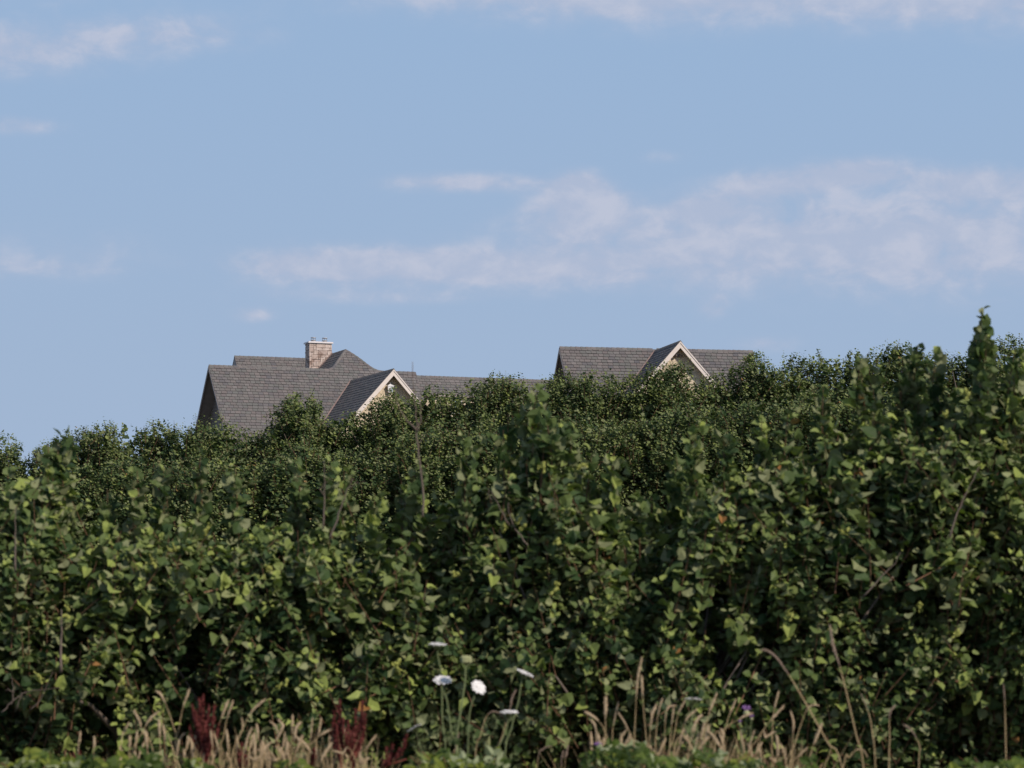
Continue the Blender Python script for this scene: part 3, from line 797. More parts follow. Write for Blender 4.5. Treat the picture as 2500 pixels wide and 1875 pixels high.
def tree(name, label, xc, yc, a, b, zbot, ztop, nsh, lumps, size, nl, lens, near, extra=None, seed=0, group=None, stems=6, tbase=.36, core=.25):
    rng = np.random.default_rng(seed); gz = float(ground_z(xc, yc))
    root = np.array([xc, yc, gz]); T_ = thing(name, label, 'tree', root, group=group)
    n1 = int(nsh * (1 - core))
    t1, e1, l1 = crown_points(rng, n1, xc, yc, a, b, zbot, ztop, lumps)
    t2, e2, l2 = crown_points(rng, nsh - n1, xc, yc, a, b, zbot, lambda x: ztop(x) - .25, lumps, shell=(.2, .72), spread=.25)
    if near:
        k1 = ~(in_hollow(t1) & (t1[:, 1] < yc + .8) & (rng.random(len(t1)) < .93)); k2 = ~(in_hollow(t2) & (t2[:, 1] < yc + .9) & (rng.random(len(t2)) < .93))
        t1, e1, t2, e2, l1, l2 = t1[k1], e1[k1], t2[k2], e2[k2], l1[k1], l2[k2]; n1 = len(t1); nsh = n1 + len(t2)
    tip = np.concatenate([t1, t2]); e = np.concatenate([e1, e2])
    out = nrm(e + 1e-6) * np.array([1, 1, .2])
    upw = np.clip(.75 + .4 * e[:, 2:3], .42, 1.1)
    d = nrm(out * .48 + np.array([0, 0, 1.]) * upw * 1.15 + np.concatenate([l1, l2]) + rng.normal(0, .25, (len(tip), 3)))
    ln = rng.uniform(lens[0], lens[1], len(tip))
    if extra is not None:
        et, el_ = extra
        pe, pl_ = [], []
        for q, l_ in zip(et, el_):
            for j in range(int(math.ceil(l_ / .17))):
                wob = np.array([.025 * math.sin(j * 1.3 + q[0] * 9), .02 * math.cos(j), 0]) * (j > 0)
                pe.append(q - [0, 0, .17 * j] + wob); pl_.append(.42 if j else .30)
                pe.append(q - [0, 0, .17 * j + .09] + wob + rng.normal(0, .02, 3)); pl_.append(.35)
        et, el_ = np.array(pe), np.array(pl_)
        ed = nrm(np.array([0, 0, 1.]) + rng.normal(0, .08, (len(et), 3)))
        LX = leaves_on(rng, et - ed * el_[:, None], ed, el_, 15, .085, droop=.12, sunb=.75, tbase=.47, up=.9)
        XT = (et - ed * el_[:, None], et)
    base = tip - d * ln[:, None]
    szs = np.full(len(tip), size) * (np.clip(.86 + .36 * e[:, 2], .70, 1.24) if near else 1.0); szs[n1:nsh] *= 1.0 if near else 1.7
    L = leaves_on(rng, base, d, ln, nl, szs[:, None], tbase=tbase)
    if extra is not None:
        L = tuple(np.concatenate([p_, q_]) for p_, q_ in zip(L, LX)); base = np.concatenate([base, XT[0]]); tip = np.concatenate([tip, XT[1]])
    if near:
        idx = pick_front(L, 300)
        for i in idx:
            k = int(np.argmin(np.abs(PROTO_T - L[5][i] + rng.normal(0, .05))))
            o = bpy.data.objects.new('leaf', LEAF_PROTO[k]); COL.objects.link(o); o.parent = T_
            X, Y, Z = L[1][i], L[2][i], L[3][i]; s_ = float(L[4][i]); p = L[0][i] - root
            o.matrix_basis = Matrix(((X[0] * s_, Y[0] * s_, Z[0] * s_, p[0]), (X[1] * s_, Y[1] * s_, Z[1] * s_, p[1]), (X[2] * s_, Y[2] * s_, Z[2] * s_, p[2]), (0, 0, 0, 1)))
        keep = np.ones(len(L[0]), bool); keep[idx] = False; L = tuple(q[keep] for q in L)
    link('crown', leaf_mesh('crown', L, TN if near else TF, LEAF if near else FARLEAF, root), T_, kind='stuff')
    sel = slice(None) if near else slice(0, None, 3)
    link('twigs', twig_mesh('twigs', base[sel], tip[sel], .005 if near else .008, .002 if near else .003, TWIG, root), T_, kind='stuff')
    # stems rising from the stool, tapering into the crown
    ids = rng.choice(n1, stems * 3, replace=False)
    for k in range(stems):
        w = k * 2 * math.pi / stems + rng.uniform(-.3, .3); r0 = .10 if near else .14
        p0 = np.array([math.cos(w) * r0, math.sin(w) * r0, -.05])
        mb = MB()
        for q in range(3):
            end = base[ids[k * 3 + q]] - root
            if q == 0:
                mid = p0 * .5 + end * .5 + np.array([0, 0, .25]) + rng.normal(0, .05, 3); R0 = .042 if near else .055
                pts = [p0, p0 + (mid - p0) * .35 + rng.normal(0, .03, 3), mid, mid + (end - mid) * .55 + rng.normal(0, .04, 3), end]
                mb.tube(pts, [R0, R0 * .8, R0 * .55, R0 * .32, .006], 6)
                fork = (pts[1], pts[2], pts[3])
            else:
                s0 = fork[q - 1 + rng.integers(0, 2)]
                md = (s0 + end) * .5 + rng.normal(0, .06, 3)
                mb.tube([s0, md, end], [R0 * .42, R0 * .25, .005], 5)
        mb.build('trunk' if k == 0 else 'stem', BARK, T_, smooth=True)
    return T_, root

def orchard_mass(Y, x0, x1, ztop, depth, n, seed):
    rng = np.random.default_rng(seed)
    x = rng.uniform(x0, x1, n); y = Y + rng.uniform(-1, 1, n) * depth
    wave = .35 * np.sin(x * 1.9) + .2 * np.sin(x * 4.3 + 1)
    tip = np.stack([x, y, ztop(x) - .25 + wave * .5 - 3.2 * rng.random(n) ** 1.3], 1); d = nrm(np.array([0, 0, 1.]) + rng.normal(0, .35, (n, 3))); ln = rng.uniform(.3, .6, n)
    L = leaves_on(rng, tip - d * ln[:, None], d, ln, 13, .14, tbase=.42); o0 = np.array([0, Y, float(ground_z(0, Y))])
    link('orchard_foliage', leaf_mesh('orchard_foliage', L, TF, FARLEAF, o0), loc=o0, kind='stuff', label='further hazel rows of the orchard behind the far trees')
# skyline of the far orchard row and of the near trees, traced as heights
FAR = [(-400, 1070), (0, 1052), (45, 1055), (72, 1098), (95, 1088), (130, 1066), (180, 1056), (300, 1022), (345, 1015), (420, 1028), (500, 1012), (560, 1008), (620, 1014), (655, 1010), (680, 990), (715, 968), (730, 956), (770, 958), (790, 1000), (830, 996), (865, 985), (905, 979), (960, 949), (1010, 947), (1080, 933), (1150, 926), (1200, 910), (1240, 925), (1280, 918), (1320, 930), (1370, 902), (1430, 905), (1500, 915), (1560, 895), (1620, 891), (1680, 887), (1740, 894), (1800, 885), (1840, 862), (1870, 872), (1960, 868), (2000, 858), (2060, 866), (2120, 858), (2180, 828), (2230, 850), (2260, 862), (2330, 848), (2400, 838), (2470, 818), (2520, 812), (2900, 790)]
NEAR = [(-500, 1192), (0, 1182), (60, 1172), (100, 1132), (140, 1112), (175, 1172), (200, 1304), (270, 1289), (330, 1249), (400, 1254), (480, 1224), (560, 1249), (640, 1259), (720, 1224), (800, 1229), (850, 1304), (900, 1334), (940, 1304), (1000, 1239), (1040, 1249), (1080, 1274), (1120, 1162), (1180, 1122), (1240, 1097), (1310, 1042), (1370, 1107), (1420, 1127), (1480, 1162), (1510, 1242), (1550, 1342), (1610, 1342), (1640, 1204), (1700, 1134), (1770, 1124), (1830, 1119), (1900, 1074), (1980, 1049), (2080, 1004), (2140, 984), (2200, 959), (2260, 949), (2330, 959), (2400, 934), (2470, 949), (2520, 934), (3000, 882)]
def skyline(tab, Y, drop=0.0):
    xs = np.array([P(p[0], p[1], Y)[0] for p in tab]); zs = np.array([P(p[0], p[1], Y)[2] for p in tab])
    return lambda x: np.interp(x, xs, zs) - drop

# back row of the far orchard (its tops make the skyline)
YB, YF = 68.0, 59.0
far_back = [(-60, 'hazel tree at the left edge in the rear orchard row, against open sky'),
            (205, 'low hazel tree on the skyline left of the houses, second from the left edge'),
            (480, 'hazel tree hiding the foot of the dark left gable end of the big house'),
            (735, 'hazel tree with a narrow raised top in front of the big slate roof'),
            (985, 'hazel tree covering the lower part of the big house pale gable'),
            (1240, 'hazel tree in the dip between the two houses'),
            (1450, 'hazel tree below the left end of the smaller house roof'),
            (1650, 'hazel tree rising in front of the smaller house pale gable'),
            (1860, 'hazel tree hiding the right end of the smaller house ridge'),
            (2060, 'hazel tree on the skyline just right of the smaller house'),
            (2195, 'tallest rounded hazel tree on the skyline right of the houses'),
            (2400, 'hazel tree on the skyline behind the tall leafy shoot at right'),
            (2620, 'hazel tree on the skyline at the right edge of the photo')]
def near_top(fn, xc, a, k):  # round the shoulders of one crown
    return lambda x: fn(x) - k * np.abs((x - xc) / a) ** 3
sky_b = skyline(FAR, YB, -.03)
for i, (px, lab) in enumerate(far_back):
    xc = P(px, 0, YB)[0]; zb = float(ground_z(xc, YB)) + .7
    tree('hazel_tree', lab, xc, YB, 1.75, 1.7, zb, near_top(sky_b, xc, 1.75, .15), 1700, 130, .090, 14, (.28, .6), False, core=.34, seed=100 + i, group='hazel trees of the far orchard row', tbase=.46)
far_front = [(-120, 'hazel tree of the nearer far row, at the left edge below the skyline', 95),
             (170, 'hazel tree of the nearer far row, behind the tall left shoots', 70),
             (470, 'hazel tree of the nearer far row, below the dark left gable end', 70),
             (790, 'hazel tree of the nearer far row, below the front slope of the big roof', 85),
             (1120, 'hazel tree of the nearer far row, left of the pointed middle tree', 80),
             (1400, 'hazel tree of the nearer far row, right behind the pointed middle tree', 90),
             (1700, 'hazel tree of the nearer far row, below the smaller house gable', 80),
             (2010, 'hazel tree of the nearer far row, behind the big near tree top', 70),
             (2330, 'hazel tree of the nearer far row, behind the tall leafy shoot', 85),
             (2640, 'hazel tree of the nearer far row, at the right edge', 85)]
for i, (px, lab, dr) in enumerate(far_front):
    fn = skyline([(p, q + dr) for p, q in FAR], YF, .15)
    xc = P(px, 0, YF)[0]; zb = float(ground_z(xc, YF)) + .5
    tree('hazel_tree', lab, xc, YF, 2.05, 1.7, zb, near_top(fn, xc, 2.05, .35), 1650, 130, .090, 14, (.28, .6), False, core=.34, seed=200 + i, group='hazel trees of the far orchard row', tbase=.44)

orchard_mass(77.0, -17., 17., skyline([(p, q + 42) for p, q in FAR], 77.0, 0), 1.6, 6500, 777)
# near row
YN = 16.6
for (hx, hy, rx, ry) in [(1745, 1330, 75, 110), (1800, 1500, 130, 120), (500, 1560, 95, 120), (250, 1690, 70, 110), (800, 1440, 95, 70), (610, 1690, 130, 60), (2140, 1330, 110, 70), (2330, 1420, 90, 60),
                         (1180, 1420, 70, 110), (1010, 1500, 60, 60), (1420, 1680, 110, 80), (60, 1560, 70, 60), (1620, 1700, 90, 60), (930, 1380, 50, 60), (1040, 1720, 120, 50), (2380, 1720, 110, 50), (380, 1420, 60, 50), (1570, 1310, 45, 60)]:
    c_ = P(hx, hy, 15.9); HOLLOWS.append((c_[0], c_[2] - .12, rx / FPX * 15.9, ry / FPX * 15.9))
spikes = [(140, 1062, .95), (118, 1085, .6), (490, 1112, .8), (335, 1148, .5), (400, 1140, .5), (575, 1142, .55), (722, 1118, .7), (810, 1128, .8), (840, 1150, .5), (262, 1195, .5),
          (1018, 1115, .75), (915, 1205, .5), (980, 1175, .5), (1310, 955, .55), (1330, 990, .6), (1145, 1055, .6), (1240, 1010, .7), (1400, 1040, .5), (1500, 1100, .5),
          (1700, 1035, .7), (1775, 1040, .6), (1650, 1110, .6), (1860, 1015, .6), (1925, 1000, .5), (2100, 880, .8), (2130, 905, .7), (2010, 940, .6), (2240, 850, .7), (2285, 860, .7), (2205, 880, .5),
          (2396, 762, .95), (2402, 778, .8), (2391, 795, .7), (2404, 850, .5), (2480, 845, .6), (2465, 870, .6), (1560, 1225, .4), (20, 1150, .5), (1445, 1105, .5), (1590, 1215, .4), (1290, 1005, .7), (1350, 1020, .6)]
sky_n = skyline(NEAR, YN, .10)
near = [(-150, 1.25, 'near hazel bush cut by the left edge, with a tall twin shoot'),
        (420, 1.10, 'near hazel bush with even low top between the left shoots and the bare forked twig'),
        (860, 1.05, 'near hazel bush around the tall bare forked twig'),
        (1290, .85, 'near hazel tree with pointed top in the middle of the row'),
        (1640, .80, 'near low hazel bush in the gap right of the pointed middle tree'),
        (2020, 1.15, 'near big hazel tree with broad pale leaves, right of the gap'),
        (2480, 1.20, 'near hazel tree at the right edge with the tallest leafy shoot')]
near_objs = []
for i, (px, a, lab) in enumerate(near):
    xc = P(px, 0, YN)[0]; zb = float(ground_z(xc, YN)) + .12
    lo, hi = (near[i - 1][0] + px) / 2 if i else -1e9, (near[i + 1][0] + px) / 2 if i < len(near) - 1 else 1e9
    rr = np.random.default_rng(40 + i)
    et = [P(s_[0], s_[1], YN + rr.uniform(-.5, .1)) for s_ in spikes if lo <= s_[0] < hi]; el_ = [s_[2] for s_ in spikes if lo <= s_[0] < hi]
    o, root = tree('hazel_bush', lab, xc, YN, a * 1.12, 1.15, zb, near_top(sky_n, xc, a * 1.12, .18), int(1150 * a), int(62 * a), .084, 16, (.26, .58), True,
                   extra=(np.array(et), np.array(el_)), seed=300 + i, group='near hazel row', stems=7, tbase=.49, core=.3)
    near_objs.append((o, root))
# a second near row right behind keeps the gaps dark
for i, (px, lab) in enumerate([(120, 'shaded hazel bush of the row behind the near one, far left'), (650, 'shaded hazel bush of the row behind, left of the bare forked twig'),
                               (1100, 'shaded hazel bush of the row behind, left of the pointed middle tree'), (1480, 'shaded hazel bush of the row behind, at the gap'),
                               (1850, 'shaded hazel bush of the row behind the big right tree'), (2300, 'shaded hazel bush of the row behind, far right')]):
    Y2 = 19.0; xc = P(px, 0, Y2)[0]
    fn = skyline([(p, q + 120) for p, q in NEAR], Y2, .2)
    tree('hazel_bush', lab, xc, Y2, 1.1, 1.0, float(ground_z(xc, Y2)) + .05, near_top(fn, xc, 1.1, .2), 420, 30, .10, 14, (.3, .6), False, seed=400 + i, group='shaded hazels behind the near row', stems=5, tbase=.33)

def dead(idx, paths, Y=15.3, r=.010):
    o, root = near_objs[idx]
    rr = np.random.default_rng(9)
    for k, (pts, rad) in enumerate(paths):
        mb = MB()
        Y = max(Y, 15.25); rad = rad * .72; w = [P(x, y, Y) - root + rr.normal(0, .004, 3) for x, y in pts]
        dense = []
        for a, b in zip(w[:-1], w[1:]):
            for q in range(3): dense.append(a + (b - a) * q / 3 + rr.normal(0, .003, 3))
        dense.append(w[-1]); n = len(dense)
        mb.tube(dense, [rad * (1 - .75 * j / (n - 1)) for j in range(n)], 5)
        mb.build('dead_branch', DEAD, o, smooth=True)
dead(2, [([(1034, 1260), (1033, 1206), (1027, 1150), (1022, 1091), (1016, 1049), (1015, 1001), (1010, 940), (1007, 888)], .010), ([(1018, 1055), (1025, 1030), (1027, 1001), (1029, 960), (1038, 935)], .007),
         ([(1016, 1049), (1003, 1035), (989, 1019), (980, 1005), (971, 983), (965, 955)], .008), ([(1022, 1085), (1032, 1070), (1042, 1062)], .004), ([(1021, 1100), (1014, 1092)], .004)])
dead(2, [([(790, 1290), (791, 1230), (792, 1180), (793, 1128)], .008), ([(806, 1320), (822, 1265), (839, 1227), (850, 1195), (861, 1166)], .009), ([(850, 1195), (868, 1178), (895, 1176)], .004), ([(792, 1210), (780, 1195), (800, 1180), (812, 1170)], .004)])
dead(3, [([(1290, 1330), (1262, 1298), (1250, 1275), (1243, 1250), (1242, 1228)], .007), ([(1240, 1280), (1225, 1245), (1210, 1215), (1198, 1195)], .006), ([(1198, 1222), (1190, 1205), (1193, 1190)], .004)], Y=15.1)
dead(6, [([(2320, 1310), (2335, 1255), (2350, 1220), (2378, 1172), (2392, 1140)], .009)], Y=15.0)
dead(0, [([(38, 1395), (36, 1340), (37, 1290), (40, 1240)], .009), ([(5, 1740), (20, 1720), (50, 1700), (62, 1690), (90, 1683), (150, 1680)], .006), ([(35, 1735), (52, 1700), (54, 1690)], .004), ([(28, 1722), (33, 1680), (26, 1650)], .005), ([(33, 1690), (17, 1680), (15, 1690)], .004), ([(75, 1735), (98, 1710), (130, 1640)], .005)], Y=15.0)
dead(0, [([(150, 1640), (147, 1590), (150, 1540), (152, 1490)], .014)], Y=15.1)
dead(5, [([(2105, 1460), (2150, 1410), (2185, 1372), (2200, 1350)], .007)], Y=15.0)

def nuts(idx, pts):
    o, root = near_objs[idx]; rr = np.random.default_rng(5 + idx)
    for (px, py) in pts:
        c = P(px, py, 15.25) - root; mb = MB()
        for k in range(3):
            q = c + rr.normal(0, .012, 3); d = nrm(rr.normal(size=3) + np.array([0, -.4, -.3]))
            mb.tube([q - d * .012, q, q + d * .012, q + d * .022], [.006, .012, .010, .003], 6)
            for j in range(4):
                w = nrm(rr.normal(size=3)); u = nrm(np.cross(d, w)); mb.add([q, q + (d + .5 * w) * .03 + u * .006, q + (d + .5 * w) * .03 - u * .006], [(0, 1, 2)])
        mb.build('nut_cluster', NUT, o)
nuts(0, [(100, 1650), (300, 1665), (308, 1697), (165, 1500)]); nuts(1, [(372, 1370), (655, 1380), (430, 1340), (500, 1300)]); nuts(2, [(975, 1610), (970, 1635), (938, 1745), (1110, 1400), (690, 1665)])
nuts(3, [(1273, 1270), (1412, 1138), (1326, 1134), (1232, 1288), (1360, 1320), (1365, 1435)]); nuts(5, [(2310, 1008), (2360, 955), (1928, 1495), (2057, 1293)]); nuts(6, [(2340, 1545), (2420, 1310), (2245, 1480), (2450, 1080)])

# ------------------------------------------------------------------ verge plants
def curve_pts(pts, n=4):
    pts = [np.array(p, float) for p in pts]; out = []
    for i in range(len(pts) - 1):
        p0 = pts[max(i - 1, 0)]; p1 = pts[i]; p2 = pts[i + 1]; p3 = pts[min(i + 2, len(pts) - 1)]
        for k in range(n):
            t_ = k / n; out.append(.5 * ((2 * p1) + (-p0 + p2) * t_ + (2 * p0 - 5 * p1 + 4 * p2 - p3) * t_ ** 2 + (-p0 + 3 * p1 - 3 * p2 + p3) * t_ ** 3))
    out.append(pts[-1]); return out

def seed_head(mb, path, w, rr, dens=1.0):
    """spindle of overlapping spikelets along path (tip first)"""
    n = len(path); L_ = sum(np.linalg.norm(path[i + 1] - path[i]) for i in range(n - 1)); cnt = int(max(14, L_ / .0035 * dens))
    mb.tube(path, [max(.001, w * .55 * math.sin(math.pi * min(1, .12 + .86 * (i / (n - 1)))) ** .6) for i in range(n)], 5)
    for k in range(cnt):
        f = (k + rr.random()) / cnt; i = min(n - 2, int(f * (n - 1))); u = f * (n - 1) - i; c = path[i] + (path[i + 1] - path[i]) * u
        ax = nrm(path[i] - path[i + 1]); o = nrm(np.cross(ax, rr.normal(size=3))); r = w * (math.sin(math.pi * (.06 + .9 * f)) ** .6) * rr.uniform(.6, 1.15)
        tipp = c + o * r + ax * .010; s_ = np.cross(ax, o) * .0022
        mb.add([c + o * r * .2 - ax * .004, c + o * r * .75 + s_, tipp, c + o * r * .75 - s_], [(0, 1, 2), (0, 2, 3)])

def grass_plant(name, label, stalks, Y, head=HEAD, hw=.0115, group=None, sr=.0021, seed=0, blades=0, cat='grass'):
    rr = np.random.default_rng(seed); xs = np.mean([s_[-1][0] for s_ in stalks]); bx = P(xs, 0, Y)[0]; gz = float(ground_z(bx, Y)); root = np.array([bx, Y, gz])
    T_ = thing(name, label, cat, root, group=group)
    if blades:
        xa, xb = min(q[-1][0] for q in stalks), max(q[-1][0] for q in stalks)
        for k in range(int(len(stalks) * 1.5)):
            x = rr.uniform(xa - 15, xb + 15); ty = rr.uniform(1775, 1850); l_ = rr.normal(0, 16); stalks = stalks + [[(x + l_ * 1.4, ty), (x + l_ * .8, ty + 22), (x + l_ * .2, ty + 55), (x, ty + 90)]]
    for s_ in stalks:
        y0 = Y + rr.uniform(-.18, .18); pts = [P(x, y, y0) for x, y in s_]
        last = pts[-1]; prev = pts[-2]; dirv = nrm(last - prev); foot = np.array([last[0] + dirv[0] * .25, y0 + rr.uniform(-.05, .05), float(ground_z(last[0], y0)) - .02])
        if foot[2] < last[2]: pts.append(foot)
        pts = [p - root for p in pts]; path = curve_pts(pts, 5)
        acc = 0; cut = 1; hl = rr.uniform(.06, .105) if s_[0][1] > 1640 else rr.uniform(.14, .19)
        while cut < len(path) - 2 and acc < hl: acc += np.linalg.norm(path[cut] - path[cut - 1]); cut += 1
        mb = MB(); mb.tube(path[cut - 2:], [sr * .6] * 3 + [sr] * (len(path) - cut - 1), 5); st = mb.build('stalk', STRAW, T_)
        mb = MB(); seed_head(mb, path[:cut], hw * rr.uniform(.5, 1.15), rr); mb.build('seed_head', head, st)
    if blades:
        mb = MB(); x0, x1 = min(s_[-1][0] for s_ in stalks) - 20, max(s_[-1][0] for s_ in stalks) + 20
        for k in range(int(blades * 3)):
            x = rr.uniform(x0, x1); y0 = Y + rr.uniform(-.25, .3); b = P(x, 1900, y0); b[2] = float(ground_z(b[0], y0)); h = rr.uniform(.75, 1.05) * (P(x, 1790, y0)[2] - b[2]); lean = rr.normal(0, .13, 2)
            pth = [b + np.array([lean[0] * t_ ** 2, lean[1] * t_ ** 2, h * t_ - .10 * t_ ** 4 * rr.random()]) - root for t_ in (0, .35, .7, 1)]
            wd = rr.uniform(.002, .0042); sd = nrm(np.array([1, rr.normal() * .6, 0])); vs = []
            for q, ww in zip(pth, (1, 1, .7, .1)): vs += [q - sd * wd * ww, q + sd * wd * ww]
            mb.add(vs, [(0, 1, 3, 2), (2, 3, 5, 4), (4, 5, 7, 6)])
        mb.build('dry_blades', STRAW, T_, kind='stuff')
    return T_

YG = 12.6
grass_plant('dry_grass_tuft', 'dry grass tuft with arching seed heads left of the left red dock', [
    [(382, 1688), (398, 1705), (423, 1773), (431, 1833)], [(463, 1682), (447, 1727), (434, 1790), (423, 1857)], [(388, 1737), (366, 1755), (350, 1784), (317, 1865)], [(314, 1765), (303, 1790), (295, 1830)],
    [(327, 1735), (340, 1760), (350, 1790), (377, 1850)], [(388, 1757), (390, 1800), (392, 1860)], [(398, 1770), (404, 1810), (408, 1860)], [(450, 1790), (436, 1810), (432, 1840), (445, 1870)], [(465, 1700), (462, 1760), (455, 1860)]][:8], YG, seed=1, blades=14, group='dry grass on the verge')
grass_plant('dry_grass_tuft', 'dry grass tuft of two short stalks near the lower left corner', [[(196, 1787), (194, 1810), (190, 1850)], [(230, 1798), (230, 1820), (228, 1860)]], YG, seed=2, group='dry grass on the verge')
grass_plant('dry_grass_tuft', 'dense dry grass tuft right of the left red dock, with one long leaning head', [
    [(557, 1711), (541, 1752), (519, 1825), (510, 1870)], [(569, 1712), (555, 1752), (545, 1800), (535, 1860)], [(647, 1708), (614, 1738), (584, 1800), (563, 1871)], [(590, 1754), (592, 1780), (575, 1850)], [(626, 1768), (629, 1800), (618, 1870)],
    [(604, 1806), (595, 1840), (585, 1880)], [(662, 1812), (640, 1830), (600, 1870)], [(480, 1800), (474, 1830), (468, 1870)], [(620, 1790), (612, 1820), (606, 1870)], [(640, 1845), (620, 1855), (590, 1880)]], YG, seed=3, blades=40, hw=.0105, group='dry grass on the verge')
grass_plant('dry_grass_tuft', 'broad dry grass tuft between the two tall red docks', [
    [(680, 1758), (690, 1775), (672, 1810), (640, 1860)], [(695, 1787), (692, 1820), (680, 1872)], [(714, 1746), (713, 1790), (710, 1860)], [(735, 1764), (722, 1780), (716, 1830), (705, 1880)], [(763, 1752), (758, 1810), (752, 1875)], [(784, 1754), (778, 1790), (768, 1850)],
    [(818, 1779), (790, 1790), (762, 1815), (730, 1860)], [(660, 1762), (676, 1780), (680, 1830), (676, 1880)], [(700, 1800), (698, 1840), (692, 1880)], [(655, 1850), (672, 1860), (690, 1885)]], YG, seed=4, blades=50, hw=.0105, group='dry grass on the verge')
grass_plant('dry_grass_tuft', 'dry grass tuft around the right red dock, with a forked pale head', [
    [(918, 1795), (893, 1830), (872, 1875)], [(882, 1809), (880, 1840), (876, 1880)], [(805, 1795), (802, 1830), (790, 1880)], [(840, 1840), (848, 1850), (846, 1880)], [(812, 1832), (835, 1840), (868, 1856)], [(900, 1850), (890, 1862), (880, 1885)], [(820, 1850), (815, 1865), (812, 1885)]], YG, seed=5, blades=45, hw=.0105, group='dry grass on the verge')
grass_plant('dry_grass_tuft', 'drooping brown grass among the white wild carrot flowers', [[(1225, 1749), (1213, 1738), (1200, 1738), (1186, 1752), (1172, 1800), (1160, 1850)], [(1259, 1685), (1250, 1705), (1243, 1740), (1225, 1800), (1205, 1870)], [(1120, 1790), (1112, 1830), (1105, 1870)]], YG, seed=6, head=HEADG, hw=.008, group='dry grass on the verge')
grass_plant('dry_grass_tuft', 'pair of short dry grass stalks right of the white flowers', [[(1345, 1822), (1325, 1830), (1310, 1875)], [(1375, 1835), (1372, 1850), (1370, 1880)], [(1387, 1820), (1382, 1845), (1378, 1880)]], YG, seed=7, head=HEADG, hw=.006, group='dry grass on the verge')
grass_plant('dry_grass_tuft', 'dry grass tuft of slim stalks at the left of the right-hand clump', [
    [(1479, 1700), (1478, 1747), (1478, 1823)], [(1509, 1716), (1498, 1770), (1494, 1830)], [(1428, 1738), (1456, 1756), (1476, 1785), (1486, 1850)], [(1441, 1756), (1453, 1773), (1456, 1810), (1458, 1870)], [(1510, 1741), (1532, 1779), (1545, 1840)], [(1567, 1606), (1556, 1662), (1550, 1773), (1546, 1850)],
    [(1566, 1650), (1569, 1700), (1578, 1809), (1584, 1870)], [(1540, 1800), (1550, 1825), (1560, 1880)], [(1498, 1838), (1490, 1850), (1485, 1885)]], YG, seed=8, blades=25, group='dry grass on the verge')
grass_plant('dry_grass_tuft', 'thickest dry grass tuft below the pale nest-like flower head', [
    [(1617, 1706), (1606, 1750), (1598, 1867)], [(1650, 1723), (1627, 1735), (1622, 1823), (1618, 1880)], [(1645, 1728), (1641, 1759), (1632, 1870)], [(1701, 1732), (1676, 1756), (1662, 1794), (1640, 1860)], [(1714, 1744), (1694, 1773), (1680, 1850)], [(1603, 1720), (1592, 1745), (1586, 1800), (1580, 1860)],
    [(1672, 1712), (1655, 1745), (1645, 1800), (1625, 1880)], [(1720, 1765), (1712, 1800), (1700, 1870)], [(1700, 1775), (1690, 1800), (1682, 1870)], [(1730, 1770), (1724, 1800), (1712, 1870)], [(1670, 1780), (1660, 1810), (1650, 1880)]], YG, seed=9, blades=70, hw=.0105, group='dry grass on the verge')
grass_plant('dry_grass_tuft', 'dry grass tuft with two leaning heads left of the purple thistle', [[(1750, 1692), (1732, 1738), (1724, 1773), (1715, 1850)], [(1797, 1707), (1779, 1750), (1774, 1770), (1760, 1850)], [(1838, 1741), (1803, 1756), (1762, 1785), (1735, 1830)], [(1760, 1780), (1765, 1800), (1762, 1870)], [(1745, 1830), (1738, 1850), (1730, 1880)]], YG, seed=10, blades=40, group='dry grass on the verge')
grass_plant('dry_grass_tuft', 'dry grass tuft with one thick upright head right of the purple thistle', [[(1901, 1688), (1888, 1744), (1885, 1812), (1884, 1880)], [(1914, 1723), (1879, 1762), (1844, 1812), (1830, 1860)], [(1892, 1786), (1870, 1800), (1850, 1818)], [(1930, 1735), (1937, 1765), (1936, 1793), (1934, 1860)], [(1880, 1850), (1890, 1860), (1900, 1885)], [(1850, 1850), (1840, 1860), (1830, 1890)]], YG, seed=11, blades=45, hw=.0105, group='dry grass on the verge')
grass_plant('dry_grass_tuft', 'hooked dry grass stalk crossing the long leaning stalk at right', [[(1997, 1722), (1984, 1722), (1967, 1738), (1938, 1823), (1929, 1875)], [(1970, 1826), (1950, 1845), (1932, 1862), (1925, 1885)], [(2007, 1766), (1990, 1808), (1974, 1855), (1968, 1890)]], YG, seed=12, group='dry grass on the verge')
grass_plant('tall_grass_stalk', 'tall dry grass stalk bent over to the left, longest leaning one', [[(1857, 1588), (1872, 1588), (1895, 1605), (1915, 1632), (1933, 1659), (1977, 1735), (2021, 1814), (2056, 1875)]], YG - .6, head=HEADG, hw=.011, sr=.0032, seed=13)
grass_plant('tall_grass_stalk', 'tallest dry grass stalk, nearly straight, right of the bent one', [[(2026, 1527), (2034, 1577), (2050, 1627), (2069, 1703), (2091, 1798), (2108, 1875)]], YG - .6, head=HEADG, hw=.010, sr=.0030, seed=14)
grass_plant('tall_grass_stalk', 'curved dry grass stalk first right of the tallest one', [[(2102, 1694), (2111, 1715), (2122, 1745), (2129, 1786), (2137, 1870)]], YG - .3, head=HEADG, hw=.008, sr=.0024, seed=15)
grass_plant('tall_grass_stalk', 'dry grass stalk with a knobbly broken head', [[(2186, 1722), (2175, 1735), (2171, 1755), (2172, 1808), (2170, 1870)]], YG - .3, head=HEADG, hw=.011, sr=.0024, seed=16)
grass_plant('tall_grass_stalk', 'dry grass stalk arching over to the left with a curved head', [[(2208, 1770), (2225, 1783), (2240, 1808), (2246, 1830), (2243, 1875)]], YG - .3, head=HEADG, hw=.009, sr=.0024, seed=17)
grass_plant('tall_grass_stalk', 'lone upright dry grass stalk near the right edge', [[(2450, 1672), (2453, 1719), (2455, 1808), (2456, 1870)]], YG, head=HEADG, hw=.008, sr=.0026, seed=18)
